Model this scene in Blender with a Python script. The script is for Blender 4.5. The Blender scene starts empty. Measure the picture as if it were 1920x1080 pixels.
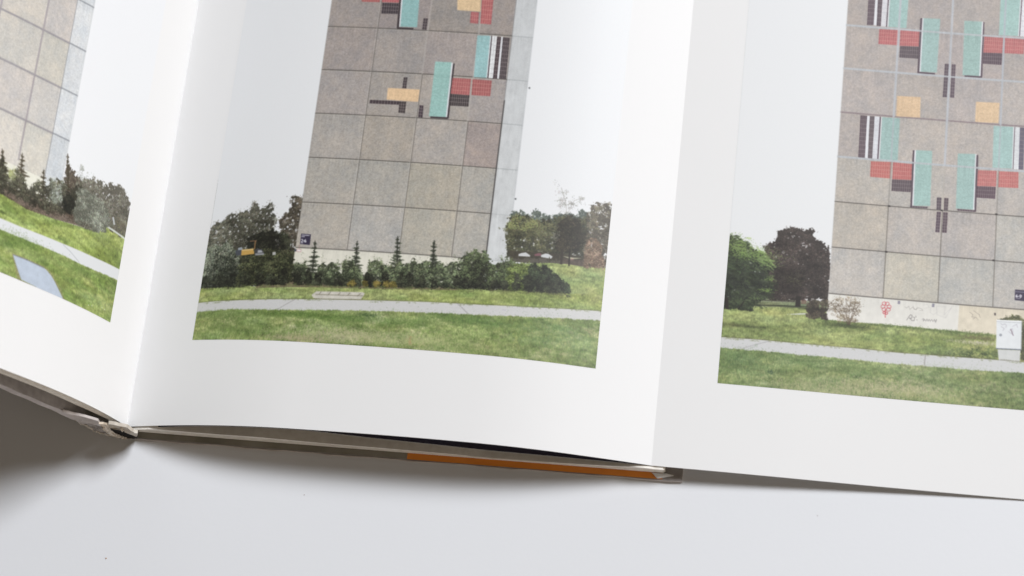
import bpy, math
import numpy as np
from mathutils import Matrix

# ---------------------------------------------------------------- camera, world, lamps, exposure
S = 0.01                                   # everything below is measured in centimetres
sc = bpy.context.scene
cam_d = bpy.data.cameras.new("camera")
cam = bpy.data.objects.new("camera", cam_d)
sc.collection.objects.link(cam)
sc.camera = cam
CAM_POS = (31.290, -29.238, 105.430)
CAM_ROT = ((0.989814, -0.068793, 0.124644), (0.107074, 0.936723, -0.333295), (-0.093829, 0.343246, 0.934547))
M4 = Matrix([[*CAM_ROT[i], CAM_POS[i] * S] for i in range(3)] + [[0, 0, 0, 1]])
cam.matrix_world = M4
cam_d.sensor_fit = 'HORIZONTAL'
cam_d.sensor_width = 36.0
cam_d.lens = 36.0 * 4483.43 / 1920.0
cam_d.clip_start = 0.02
cam_d.clip_end = 50
cam_d.dof.use_dof = True
cam_d.dof.focus_distance = 1.115
cam_d.dof.aperture_fstop = 7.0

w = bpy.data.worlds.new("World")
sc.world = w
w.use_nodes = True
w.node_tree.nodes["Background"].inputs[0].default_value = (1.0, 0.81, 0.60, 1)
w.node_tree.nodes["Background"].inputs[1].default_value = 0.10

def area_lamp(name, d, dist, sx, sy, power, col):
    ld = bpy.data.lights.new(name, 'AREA')
    ld.shape = 'RECTANGLE'
    ld.size = sx
    ld.size_y = sy
    ld.energy = power
    ld.color = col
    lo = bpy.data.objects.new(name, ld)
    sc.collection.objects.link(lo)
    n = math.sqrt(sum(c * c for c in d))
    d = [c / n for c in d]
    z = np.array(d)
    x = np.cross((0, 0, 1.0), z)
    x /= np.linalg.norm(x)
    y = np.cross(z, x)
    t = (18 * S, 8 * S, 0)
    lo.matrix_world = Matrix([[x[i], y[i], z[i], t[i] + d[i] * dist] for i in range(3)] + [[0, 0, 0, 1]])
    return lo
area_lamp("window_light", (0.62, 0.67, 1.0), 5.0, 1.9, 1.45, 318.0, (0.945, 0.965, 1.0))
area_lamp("room_bounce_fill", (1.0, -0.75, 0.42), 2.6, 2.2, 1.0, 15.0, (1.0, 0.87, 0.73))  # added fill lamp, warm and low, standing in for bounced room light

sc.view_settings.view_transform = 'Standard'
sc.view_settings.look = 'None'
sc.view_settings.exposure = 0.0
sc.view_settings.gamma = 1.0

# ---------------------------------------------------------------- helpers
def link(o, parent=None):
    sc.collection.objects.link(o)
    if parent is not None:
        o.parent = parent
    return o

def mesh_obj(name, verts, faces, mat, parent=None, uv=None, smooth=False):
    me = bpy.data.meshes.new(name)
    me.from_pydata([tuple(float(c) * S for c in v) for v in verts], [], [tuple(int(i) for i in f) for f in faces])
    if uv is not None:
        ul = me.uv_layers.new(name="UVMap")
        li = np.empty(len(me.loops), int)
        me.loops.foreach_get("vertex_index", li)
        ul.data.foreach_set("uv", np.asarray(uv, float)[li].ravel())
    me.materials.append(mat)
    if smooth:
        me.polygons.foreach_set("use_smooth", [True] * len(me.polygons))
    me.update()
    return link(bpy.data.objects.new(name, me), parent)

def mat_new(name, col, rough=0.6, spec=0.5, noise=None, bump=None, coat=0.0, sss=0.0):
    m = bpy.data.materials.new(name)
    m.use_nodes = True
    nt = m.node_tree
    b = nt.nodes["Principled BSDF"]
    b.inputs["Base Color"].default_value = (*col, 1)
    b.inputs["Roughness"].default_value = rough
    b.inputs["Specular IOR Level"].default_value = spec
    if coat:
        b.inputs["Coat Weight"].default_value = coat
        b.inputs["Coat Roughness"].default_value = 0.3
    tc = nt.nodes.new("ShaderNodeTexCoord")
    if noise:
        sc_, amt, col2 = noise
        n = nt.nodes.new("ShaderNodeTexNoise")
        n.inputs["Scale"].default_value = sc_
        n.inputs["Detail"].default_value = 6
        mx = nt.nodes.new("ShaderNodeMix")
        mx.data_type = 'RGBA'
        mx.inputs[6].default_value = (*col, 1)
        mx.inputs[7].default_value = (*col2, 1)
        mr = nt.nodes.new("ShaderNodeMapRange")
        mr.inputs[1].default_value = 0.35
        mr.inputs[2].default_value = 0.7
        mr.inputs[4].default_value = amt
        nt.links.new(tc.outputs["Object"], n.inputs["Vector"])
        nt.links.new(n.outputs["Fac"], mr.inputs[0])
        nt.links.new(mr.outputs[0], mx.inputs[0])
        nt.links.new(mx.outputs[2], b.inputs["Base Color"])
    if bump:
        sc_, st, dist = bump
        n = nt.nodes.new("ShaderNodeTexNoise")
        n.inputs["Scale"].default_value = sc_
        n.inputs["Detail"].default_value = 4
        bp = nt.nodes.new("ShaderNodeBump")
        bp.inputs["Strength"].default_value = st
        bp.inputs["Distance"].default_value = dist
        nt.links.new(tc.outputs["Object"], n.inputs["Vector"])
        nt.links.new(n.outputs["Fac"], bp.inputs["Height"])
        nt.links.new(bp.outputs["Normal"], b.inputs["Normal"])
    return m

PAPER = mat_new("coated_paper", (0.745, 0.745, 0.745), 0.5, 0.22, noise=(9, 0.5, (0.73, 0.73, 0.73)), bump=(22, 0.12, 0.0006))
EDGE = mat_new("paper_edge", (0.90, 0.87, 0.81), 0.8, 0.2, noise=(300, 0.8, (0.78, 0.74, 0.68)))
BOARD = mat_new("grey_cover_cloth", (0.36, 0.33, 0.315), 0.75, 0.3, noise=(260, 0.7, (0.22, 0.20, 0.19)), bump=(900, 0.3, 0.0002))
BOARD_EDGE = mat_new("worn_board_edge", (0.60, 0.55, 0.53), 0.8, 0.2, noise=(120, 0.9, (0.44, 0.40, 0.38)))
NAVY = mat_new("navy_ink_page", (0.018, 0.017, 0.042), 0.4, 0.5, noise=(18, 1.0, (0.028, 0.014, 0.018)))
ORANGE = mat_new("orange_endpaper", (0.78, 0.27, 0.035), 0.55, 0.4, noise=(60, 0.6, (0.68, 0.22, 0.03)))
GREYEND = mat_new("grey_endpaper", (0.30, 0.28, 0.24), 0.6, 0.3, noise=(40, 0.8, (0.15, 0.14, 0.11)))
GAP_SHADE = mat_new("black_gap_shade", (0.012, 0.01, 0.009), 0.8, 0.2, noise=(80, 0.8, (0.03, 0.025, 0.02)))  # near-black colour painted as the shade of the open spine
TORN = mat_new("torn_spine_paper", (0.62, 0.58, 0.52), 0.75, 0.3, noise=(150, 0.9, (0.42, 0.37, 0.31)), bump=(400, 0.7, 0.0006))
GLUE = mat_new("dried_spine_glue", (0.70, 0.66, 0.60), 0.3, 0.6, noise=(90, 0.8, (0.55, 0.42, 0.28)), bump=(260, 0.5, 0.0006))
TABLE = mat_new("white_table_laminate", (0.715, 0.73, 0.758), 0.5, 0.35, noise=(3, 0.6, (0.70, 0.715, 0.743)), bump=(500, 0.08, 0.0003))

# ---------------------------------------------------------------- page profiles (side view: x across the book, z up)
def prof(ang, length, n=160, x0=0.0, z0=0.0, sgn=1):
    s = np.linspace(0, length, n)
    a = np.interp(s, [k[0] for k in ang], [k[1] for k in ang])
    ds = s[1] - s[0]
    m = (a[1:] + a[:-1]) / 2
    return (s, x0 + sgn * np.concatenate([[0], np.cumsum(np.cos(m)) * ds]), z0 + np.concatenate([[0], np.cumsum(np.sin(m)) * ds]))
PL = prof([(0.0, 1.36), (3.667, 1.146), (7.333, 0.9898), (11.0, 0.9598), (15.0, 0.8), (24.0, 0.45)], 24.0, 300, 0.0, 0.4713, -1)
PM = prof([(0.0, 0.4045), (4.168, 0.2334), (8.336, 0.0468), (12.504, 0.0065), (16.672, -0.049), (20.841, -0.2062), (25.009, -0.268)], 25.0087, 260, 0.0, 0.4713)
PR = prof([(0.0, -0.0312), (7.0, -0.0661), (14.0, -0.0368), (21.0, -0.0018), (23.5, 0.0)], 23.5, 260, PM[1][-1], PM[2][-1])
PAGE_H = 31.0
def at(P, u):
    return np.interp(u, P[0], P[1]), np.interp(u, P[0], P[2])
def normals(P):
    dx, dz = np.gradient(P[1]), np.gradient(P[2])
    l = np.hypot(dx, dz)
    nx, nz = -dz / l, dx / l
    f = np.sign(nz)
    f[f == 0] = 1
    return nx * f, nz * f

def sheet(name, x, z, y0, y1, th, mat, parent, nx=None, nz=None, jag=None, emat=None):
    """a sheet or board: profile (x, z) is its top face; th its thickness along the profile's normal; y0/y1 may vary along x"""
    x = np.asarray(x, float); z = np.asarray(z, float)
    if nx is None:
        dx, dz = np.gradient(x), np.gradient(z)
        l = np.hypot(dx, dz)
        nx, nz = -dz / l, dx / l
        f = np.where(nz < 0, -1, 1)
        nx, nz = nx * f, nz * f
    y0 = np.broadcast_to(np.asarray(y0, float), x.shape); y1 = np.broadcast_to(np.asarray(y1, float), x.shape)
    n = len(x)
    rows = [(x, y0, z), (x, y1, z), (x - nx * th, y1, z - nz * th), (x - nx * th, y0, z - nz * th)]
    V = np.concatenate([np.stack(r, 1) for r in rows])
    F = []; front = []
    up = x[-1] > x[0]
    for i in range(n - 1):
        for k in range(4):
            a, b = k * n + i, ((k + 1) % 4) * n + i
            q = (a, a + 1, b + 1, b)
            F.append(q if up else q[::-1])
            if k == 3: front.append(len(F) - 1)
    F.append((0, n, 2 * n, 3 * n) if up else (0, 3 * n, 2 * n, n))
    e = n - 1
    F.append((e, 3 * n + e, 2 * n + e, n + e) if up else (e, n + e, 2 * n + e, 3 * n + e))
    o = mesh_obj(name, V, F, mat, parent)
    if emat is not None:
        o.data.materials.append(emat)
        for f in front: o.data.polygons[f].material_index = 1
        for p in list(o.data.polygons)[-2:]: p.material_index = 1
    return o

# ---------------------------------------------------------------- printed ink: three pictures drawn in page centimetres
PPC = 46.0
def vnoise(h, w_, ch, cw, rg, octaves=1):
    out = np.zeros((h, w_)); amp = 1.0; tot = 0
    for _ in range(octaves):
        g = rg.random((int(h / ch) + 3, int(w_ / cw) + 3))
        y = np.arange(h) / ch; x = np.arange(w_) / cw
        iy = y.astype(int); ix = x.astype(int)
        fy = y - iy; fx = x - ix
        fy = (fy * fy * (3 - 2 * fy))[:, None]; fx = (fx * fx * (3 - 2 * fx))[None]
        a = g[iy][:, ix]; b = g[iy][:, ix + 1]; c = g[iy + 1][:, ix]; d = g[iy + 1][:, ix + 1]
        out += amp * ((a * (1 - fx) + b * fx) * (1 - fy) + (c * (1 - fx) + d * fx) * fy)
        tot += amp; amp *= 0.55; ch = max(ch / 2.1, 1.01); cw = max(cw / 2.1, 1.01)
    return out / tot
def rgb(c): return np.array(c, float) / 255.0

# sketching units of each print turned into page centimetres
def pm(p):
    a, b = (p[0] - 380) / 100.0, (p[1] - 430) / 100.0
    k = (1, a, b, a * a, a * b, b * b, a ** 3, a * a * b)
    return (sum(i * j for i, j in zip([2.498688, 2.836342, 0.461414, -0.067027, -0.043963, -0.003441, 0.004039, 0.002329], k)), sum(i * j for i, j in zip([9.734436, -0.047009, -2.738949, 0.032574, 0.031199, 0.022489, -0.000585, -0.002596], k)))
def pr(p):
    a, b = (p[0] - 1350) / 100.0, (p[1] - 420) / 100.0
    k = (1, a, b, a * a, a * b, b * b, a ** 3, a * a * b)
    return (sum(i * j for i, j in zip([2.177599, 2.480087, 0.207226, -0.000585, -0.019628, -0.001161, -0.000293, 5e-06], k)), sum(i * j for i, j in zip([11.972682, 0.224569, -2.674086, 0.004184, 0.000364, 0.020736, -0.000797, 6.2e-05], k)))
def pl(p):
    a, b = (p[0] - 0) / 100.0, (p[1] - 280) / 100.0
    k = (1, a, b, a * a, a * b, b * b, a ** 3, a * a * b)
    return (sum(i * j for i, j in zip([-11.006308, 2.868021, 0.523825, -0.100125, -0.029859, 0.003838, 0.073083, 0.036848], k)), sum(i * j for i, j in zip([9.5875, 1.121958, -2.38076, -0.035864, -0.059729, 0.010931, 0.033932, 0.010018], k)))

class Canvas:
    def __init__(s, u0, v0, u1, v1, seed):
        s.u0, s.v0, s.u1, s.v1 = u0, v0, u1, v1
        s.w = int((u1 - u0) * PPC); s.h = int((v1 - v0) * PPC)
        s.a = np.zeros((s.h, s.w, 3)); s.r = np.random.default_rng(seed)
        s.U = u0 + (np.arange(s.w) + 0.5) / PPC
    def px(s, p):
        p = np.asarray(p, float)
        return np.stack([(p[..., 0] - s.u0) * PPC, (s.v1 - p[..., 1]) * PPC], -1)
    def mask(s, pts, ss=3):
        q = s.px(pts)
        x0 = max(int(q[:, 0].min()) - 1, 0); x1 = min(int(q[:, 0].max()) + 2, s.w)
        y0 = max(int(q[:, 1].min()) - 1, 0); y1 = min(int(q[:, 1].max()) + 2, s.h)
        if x1 <= x0 or y1 <= y0: return None
        H, W = (y1 - y0) * ss, (x1 - x0) * ss
        X = x0 + (np.arange(W) + 0.5) / ss; Y = y0 + (np.arange(H) + 0.5) / ss
        ins = np.zeros((H, W), bool)
        for i in range(len(q)):
            (ax, ay), (bx, by) = q[i], q[(i + 1) % len(q)]
            if ay == by: continue
            r = np.where((Y > min(ay, by)) & (Y <= max(ay, by)))[0]
            if len(r) == 0: continue
            xi = ax + (Y[r] - ay) / (by - ay) * (bx - ax)
            ins[r] ^= X[None] < xi[:, None]
        return ins.reshape(y1 - y0, ss, x1 - x0, ss).mean((1, 3)), (y0, y1, x0, x1)
    def poly(s, pts, col, a=1.0, tex=0.0, cell=3, ss=3):
        m = s.mask(pts, ss)
        if m is None: return
        m, (y0, y1, x0, x1) = m
        c = rgb(col) * np.ones((y1 - y0, x1 - x0, 3))
        if tex: c *= 1 + tex * (vnoise(y1 - y0, x1 - x0, cell, cell, s.r, 2)[..., None] - 0.5) * 2
        m = (m * a)[..., None]
        s.a[y0:y1, x0:x1] = s.a[y0:y1, x0:x1] * (1 - m) + c * m
    def line(s, pts, wd, col, a=1.0):
        for p, q in zip(pts[:-1], pts[1:]):
            p, q = np.array(p, float), np.array(q, float)
            d = q - p; n = np.array([-d[1], d[0]]) / (np.hypot(*d) + 1e-9) * wd / 2
            e = d / (np.hypot(*d) + 1e-9) * wd * 0.3
            s.poly([p - n - e, q - n + e, q + n + e, p + n - e], col, a, ss=4)
    def edge(s, pts):
        p = sorted(pts)
        return np.interp(s.U, [t[0] for t in p], [t[1] for t in p])
    def fill(s, top, bot, C, rough=0.0, a=1.0, only=None):
        """fill between two curves v(u); C is a colour or a full-size picture"""
        T = s.edge(top) if not np.isscalar(top) else np.full(s.w, top)
        B = s.edge(bot) if not np.isscalar(bot) else np.full(s.w, bot)
        T = (s.v1 - T) * PPC; B = (s.v1 - B) * PPC
        if rough:
            T = T - np.abs(s.r.normal(0, rough, s.w)) - rough * 1.5 * np.convolve(s.r.normal(0, 1, s.w + 8), np.ones(9) / 9, 'valid')
        Y = (np.arange(s.h) + 0.5)[:, None]
        m = np.clip(Y - T[None] + 0.5, 0, 1) * np.clip(B[None] - Y + 0.5, 0, 1) * a
        if only: m = m * ((s.U > only[0]) & (s.U < only[1]))[None]
        m = m[..., None]
        c = C if isinstance(C, np.ndarray) and C.ndim == 3 else rgb(C)
        s.a = s.a * (1 - m) + c * m
    def dab(s, x, y, col, a, rad=1.0, el=1.0):
        """soft little dabs, vectorised; x, y in pixels, col (n,3) 0..1"""
        R = int(math.ceil(rad * max(el, 1)))
        for dy in range(-R, R + 1):
            for dx in range(-int(math.ceil(rad)), int(math.ceil(rad)) + 1):
                wt = 1.25 - math.hypot(dx / rad, dy / (rad * el))
                if wt <= 0: continue
                al = np.minimum(wt, 1) * a
                ix = x.astype(int) + dx; iy = y.astype(int) + dy
                ok = (ix >= 0) & (ix < s.w) & (iy >= 0) & (iy < s.h)
                ix, iy = ix[ok], iy[ok]
                al_ = (al[ok] if np.ndim(al) else al)
                al_ = np.asarray(al_)[..., None] if np.ndim(al_) else al_
                s.a[iy, ix] = s.a[iy, ix] * (1 - al_) + col[ok] * al_
    def grass(s, cols, seed, light=(176, 176, 116), lightamt=0.35):
        """a whole-canvas picture of mown lawn"""
        r = np.random.default_rng(seed)
        big = vnoise(s.h, s.w, 26, 120, r, 3); mid = vnoise(s.h, s.w, 7, 22, r, 2)
        fine = vnoise(s.h, s.w, 4.0, 1.6, r, 2); f2 = r.random((s.h, s.w))
        t = np.clip((big - 0.5) * 2.2 + (mid - 0.5) * 1.1 + 0.5, 0, 1)[..., None]
        C = rgb(cols[0]) * (1 - t) + rgb(cols[1]) * t
        l = np.clip((vnoise(s.h, s.w, 22, 70, r, 3) - 0.5) * 4, 0, 1) * np.clip((mid - 0.3) * 2, 0, 1) * lightamt
        C = C * (1 - l[..., None]) + rgb(light) * l[..., None]
        tuft = vnoise(s.h, s.w, 5, 9, r, 2)
        C *= (1 + 0.40 * (fine - 0.5) + 0.18 * (f2 - 0.5) + 0.42 * (tuft - 0.5) + 0.22 * (vnoise(s.h, s.w, 60, 260, r, 2) - 0.5))[..., None]
        h_ = vnoise(s.h, s.w, 18, 50, r, 2)[..., None] - 0.5
        C = C * (1 + h_ * np.array([0.10, 0.0, -0.08]))
        return C
    def blades(s, top, bot, n, cols, ln=(3, 7), a=0.5):
        T = s.edge(top); B = s.edge(bot)
        ix = s.r.integers(0, s.w, n)
        f = s.r.random(n)
        y = (s.v1 - (B[ix] + (T[ix] - B[ix]) * f)) * PPC; x = ix.astype(float)
        c = np.array([rgb(k) for k in cols])[s.r.integers(0, len(cols), n)] * s.r.uniform(0.85, 1.12, (n, 1))
        L = s.r.uniform(ln[0], ln[1], n) * (1.25 - 0.75 * f); sl = s.r.normal(0, 0.35, n)
        for k in range(int(ln[1])):
            ok = k < L
            s.dab(x[ok] + sl[ok] * k, y[ok] - k, c[ok], a, 0.7)
    def foliage(s, pts, dark, light, n=None, size=1.8, dens=1.0, fuzz=3.0, cell=14, bias=0.0, base=True, toplight=0.35, gap=0.0, hole=0.2, rag=1.0, a=0.8):
        q = s.px(pts); x0, y0 = q.min(0); x1, y1 = q.max(0)
        if x1 < -5 or y1 < -5 or x0 > s.w + 5: return
        M = s.mask(pts, 1)
        if M is None: return
        area0 = float(M[0].sum())
        m, (my0, my1, mx0, mx1) = M
        # ragged outline: pad the mask and warp it with two scales of noise
        pd = 10
        py0, px0 = min(pd, my0), min(pd, mx0); py1, px1 = min(pd, s.h - my1), min(pd, s.w - mx1)
        m = np.pad(m, ((py0, py1), (px0, px1))); my0 -= py0; my1 += py1; mx0 -= px0; mx1 += px1
        if px0 < 1: m[:, 0] = m[:, 1]
        H, W = m.shape
        A = rag * min(1.0, area0 ** 0.5 / 30.0)
        gy, gx = np.mgrid[0:H, 0:W]
        wy = (vnoise(H, W, 14, 14, s.r, 1) - 0.5) * 9 * A + (vnoise(H, W, 4.2, 4.2, s.r, 1) - 0.5) * 8 * A + (s.r.random((H, W)) - 0.5) * 3.0 * A
        wx = (vnoise(H, W, 14, 14, s.r, 1) - 0.5) * 9 * A + (vnoise(H, W, 4.2, 4.2, s.r, 1) - 0.5) * 8 * A + (s.r.random((H, W)) - 0.5) * 3.0 * A
        low = np.clip((H - py1 - gy) / 7.0, 0.15, 1)          # the foot stays on the ground
        m = m[np.clip(gy + wy * low, 0, H - 1).astype(int), np.clip(gx + wx, 0, W - 1).astype(int)]
        if base:
            nz = vnoise(H, W, 5, 5, s.r, 2)
            mm = m * np.clip((nz - hole - gap) * 7, 0, 1) * 0.93
            c = rgb(dark) * (0.85 + 0.35 * vnoise(H, W, 4, 4, s.r, 2)[..., None])
            s.a[my0:my1, mx0:mx1] = s.a[my0:my1, mx0:mx1] * (1 - mm[..., None]) + c * mm[..., None]
        area = m.sum()
        n = int(area / (size * size) * 1.5 * dens) if n is None else n
        iy, ix = np.nonzero(m > 0.3)
        if len(iy) == 0: return
        # the mass is a heap of leafy clumps, each paler above and dark beneath, nearer ones over farther ones
        cr = max(cell * 0.62, 2.6)
        nc = max(int(area / (cr * cr) * 0.95), 3)
        k = s.r.integers(0, len(iy), nc)
        cy_ = iy[k].astype(float); cx_ = ix[k].astype(float)
        colh = np.where(m.max(0) > 0.3, (m > 0.3).argmax(0), H)
        dep = np.clip((cy_ - colh[ix[k]]) / max(H * 0.7, 1), 0, 1)
        big = vnoise(H, W, cell * 3.2, cell * 3.2, s.r, 2)[iy[k], ix[k]]
        tc = 0.42 + bias + toplight * (0.55 - dep) + (big - 0.5) * 1.8 + s.r.normal(0, 0.2, nc)
        o = np.argsort(cy_ + s.r.normal(0, cr * 1.5, nc)); cy_, cx_, tc = cy_[o], cx_[o], tc[o]
        per = max(int(n / nc), 3)
        cid = np.repeat(np.arange(nc), per)
        q_ = s.r.normal(0, 0.55, (nc * per, 2)) * cr * s.r.uniform(0.6, 1.35, nc)[cid][:, None]
        q_[:, 0] *= 1.15
        fz = s.r.normal(0, fuzz * 0.35, (nc * per, 2))
        x = cx_[cid] + q_[:, 0] + fz[:, 0]; y = cy_[cid] + q_[:, 1] * 0.9 + fz[:, 1]
        jx = np.clip(x.astype(int), 0, W - 1); jy = np.clip(y.astype(int), 0, H - 1)
        keep = (m[jy, jx] > 0.2) | (s.r.random(len(x)) < 0.22)
        if gap: keep &= vnoise(H, W, cell * 0.8, cell * 0.8, s.r, 2)[jy, jx] > 0.28 + gap * 0.35
        t = tc[cid] - q_[:, 1] / cr * 0.5 + s.r.normal(0, 0.27, len(x))
        t = np.clip(t, -0.2, 1.25)[keep][:, None]; x = x[keep] + mx0; y = y[keep] + my0
        c = (rgb(dark) * (1 - t) + rgb(light) * t) * s.r.uniform(0.80, 1.16, (len(x), 1)) * (1 + s.r.normal(0, 0.035, (len(x), 3)))
        for u_ in np.array_split(np.arange(len(x)), 6):
            s.dab(x[u_], y[u_], c[u_], a, size * s.r.uniform(0.5, 0.85), s.r.uniform(0.7, 1.4))
    def conifer(s, base, top, wd, dark, light, seed):
        """young spruce: bare leader, whorls of drooping side branches with gaps between them"""
        r = np.random.default_rng(seed)
        b, t = s.px(base), s.px(top)
        L = math.hypot(*(t - b)); n = max(int(L / 9), 5)
        s.line([base, top], 0.035, dark, 0.95)
        X = []; Y = []; C = []
        for k in range(n):
            f = (k + 0.3) / n
            cx, cy = b + (t - b) * f
            half = wd * PPC * 0.95 * (1 - f) ** 1.0 * r.uniform(0.55, 1.2) + 1.5
            if k == n - 2: half *= 1.4
            for side in (-1, 1):
                for br in range(2 if f < 0.7 else 1):
                    hl = half * r.uniform(0.6, 1.1); up = r.uniform(-0.25, 0.35)
                    m = int(hl * 5) + 8
                    q = r.random(m)
                    X.append(cx + side * q * hl); Y.append(cy - q * hl * up + (1 - q) * r.normal(0, 1.6, m) + br * 3)
                    C.append(rgb(dark) + (rgb(light) - rgb(dark)) * np.clip(q * 0.8 + r.normal(0, 0.3, m), 0, 1)[:, None])
            m = 14
            X.append(cx + r.normal(0, 1.5 + half * 0.12, m)); Y.append(cy + r.normal(0, 2.5, m)); C.append(np.tile(rgb(dark), (m, 1)))
        s.dab(np.concatenate(X), np.concatenate(Y), np.concatenate(C), 0.8, 1.15)
    def sky(s, top, bot):
        t = np.linspace(0, 1, s.h)[:, None, None]
        s.a[:] = rgb(top) * (1 - t) + rgb(bot) * t
    def facade(s, cols_, rows_, pal, seed, spk=0.10):
        """exposed-aggregate panels: cols_ and rows_ are the joint positions; each panel has its own tone"""
        r = np.random.default_rng(seed)
        H, W = s.h, s.w
        fine = vnoise(H, W, 1.7, 1.7, r, 1); mid = vnoise(H, W, 9, 9, r, 2); f3 = vnoise(H, W, 2.6, 2.6, r, 1); big = vnoise(H, W, 40, 30, r, 2)
        for i in range(len(cols_) - 1):
            for j in range(len(rows_) - 1):
                x0, x1 = [int(max((c - s.u0) * PPC, 0)) for c in (cols_[i], cols_[i + 1])]
                y1, y0 = [int(np.clip((s.v1 - c) * PPC, 0, H)) for c in (rows_[j], rows_[j + 1])]
                x1 = min(x1, W)
                if x1 <= x0 or y1 <= y0: continue
                c = rgb(pal(i, j, r))
                g = fine[y0:y1, x0:x1] * 0.55 + f3[y0:y1, x0:x1] * 0.45
                m = mid[y0:y1, x0:x1]
                b = big[y0:y1, x0:x1]
                v = 1 + spk * 2.3 * (g - 0.5) + 0.045 * (m - 0.5) + 0.07 * (b - 0.5)
                tint = np.stack([m - 0.5, (m - 0.5) * 0.2, -(m - 0.5)], -1) * 0.016 + np.stack([b - 0.5, b * 0, 0.5 - b], -1) * 0.02
                s.a[y0:y1, x0:x1] = c * v[..., None] + tint
    def mosaic(s, pts, col, joint=None, nx=0, ny=0, a=0.8, wd=0.026):
        """a patch of glazed tiles with its pale joints; pts tl, tr, br, bl"""
        s.poly(pts, np.array(col) * s.r.uniform(0.965, 1.03) + s.r.normal(0, 1.5, 3), 1.0, 0.08, 2.6)
        if joint is None: return
        P = np.array(pts, float)
        for i in range(1, nx):
            f = i / nx
            s.line([P[0] + (P[1] - P[0]) * f, P[3] + (P[2] - P[3]) * f], wd, joint, a)
        for i in range(1, ny):
            f = i / ny
            s.line([P[0] + (P[3] - P[0]) * f, P[1] + (P[2] - P[1]) * f], wd, joint, a)
    def streaks(s, u0, u1, joints, v0, v1, amt=0.05):
        """rain streaks and grime on the tower: vertical, strongest just under the joints and along the edges"""
        x0, x1 = int(max((u0 - s.u0) * PPC, 0)), int(min((u1 - s.u0) * PPC, s.w))
        y0, y1 = int(max((s.v1 - v1) * PPC, 0)), int(min((s.v1 - v0) * PPC, s.h))
        H, W = y1 - y0, x1 - x0
        g = vnoise(H, W, 60, 2.2, s.r, 2) - 0.5
        g2 = vnoise(H, W, 22, 18, s.r, 3) - 0.5
        V = s.v1 - (np.arange(y0, y1) + 0.5) / PPC
        near = np.zeros(H)
        for j in joints:
            d = j - V
            near += np.where(d > 0, np.exp(-d / 0.45), 0) + np.where(d <= 0, np.exp(d / 0.12), 0) * 0.5
        near = np.clip(near, 0, 1)[:, None]
        k = 1 + amt * g * 2 * (0.35 + 0.9 * near) + amt * 1.1 * g2 - 0.035 * near * (0.4 + vnoise(H, W, 9, 5, s.r, 2))
        s.a[y0:y1, x0:x1] *= k[..., None]
    def shade(s, c, ru, rv, amt):
        """soft darker ground printed under trees and boxes"""
        V = s.v1 - (np.arange(s.h) + 0.5) / PPC
        d = ((s.U[None] - c[0]) / ru) ** 2 + ((V[:, None] - c[1]) / rv) ** 2
        s.a *= (1 - amt * np.exp(-d))[..., None]
    def finish(s, amt=0.025):
        for ax in (0, 1):                                    # the litho print is a touch soft
            p = np.pad(s.a, [(1, 1) if k == ax else (0, 0) for k in range(3)], mode='edge')
            s.a = 0.23 * np.take(p, range(0, s.a.shape[ax]), ax) + 0.54 * s.a + 0.23 * np.take(p, range(2, s.a.shape[ax] + 2), ax)
        g = s.a.mean(2, keepdims=True)
        s.a = (s.a * 0.88 + g * 0.12) * 0.965
        n = s.r.normal(0, 1, (s.h, s.w))
        flat = np.clip((0.86 - g[..., 0]) * 8, 0.12, 1)      # the flat printed sky carries almost no grain
        s.a *= (1 + amt * flat * n)[..., None]

TURQ = (144, 186, 184); RED = (172, 92, 92); DARK = (66, 57, 60); YEL = (222, 190, 146); WHT = (222, 224, 228)
JR = (206, 142, 134); JD = (140, 128, 128); JT = (168, 198, 196)
SKY = (227, 229, 231)

def patch(cv, c, ru, rv, col, n, a, sz=1.5, el=0.8):
    r = cv.r
    p = np.stack([c[0] + r.normal(0, ru, n), c[1] + r.normal(0, rv, n)], 1)
    q = cv.px(p)
    base = rgb(col) * r.uniform(0.86, 1.1, (n, 1))
    cv.dab(q[:, 0], q[:, 1], base, a, sz, el)

# ======== middle print
CM = Canvas(2.8859, 4.1665, 22.0248, 29.0, 11)
CM.sky((225, 227, 229), SKY)
# trees and sky line left of the tower
CM.foliage([(2.29, 9.45), (2.87, 9.8), (3.15, 10.06), (3.56, 10.18), (3.72, 10.42), (4.06, 10.58), (4.46, 10.68), (4.85, 10.51), (4.85, 10.84), (4.98, 11.11), (5.18, 11.0), (5.4, 10.83), (5.66, 10.94), (5.79, 11.1), (6.0, 10.83), (6.18, 10.51), (6.34, 10.13), (6.29, 9.43), (6.6, 8.22), (2.57, 7.86)], (58, 57, 46), (124, 122, 104), size=1.7, fuzz=3.2, cell=10, gap=0.05)
CM.foliage([(4.87, 10.73), (4.93, 11.22), (5.17, 10.94), (5.12, 10.51)], (92, 88, 76), (140, 136, 120), size=1.3, dens=0.7, fuzz=3, base=False)
CM.foliage([(5.74, 10.72), (5.83, 11.21), (6.07, 10.72)], (92, 88, 76), (140, 136, 120), size=1.3, dens=0.7, fuzz=3, base=False)
CM.foliage([(6.49, 9.7), (6.47, 10.19), (6.63, 10.52), (6.75, 10.79), (6.88, 10.96), (6.77, 11.39), (6.96, 11.56), (7.2, 11.35), (7.4, 11.41), (7.93, 8.4), (6.49, 8.08)], (52, 47, 38), (112, 102, 86), size=1.6, fuzz=3.2, cell=9, gap=0.10)
CM.foliage([(4.9, 9.15), (5.2, 9.47), (5.86, 9.58), (6.25, 9.7), (6.66, 9.6), (6.97, 9.28), (7.26, 8.38), (5.04, 8.2)], (34, 34, 27), (78, 82, 62), size=1.7, fuzz=2, cell=12, bias=-0.15)
CM.line([(6.23, 9.7), (6.2, 10.18)], 0.04, (196, 198, 192), 0.8)
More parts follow.
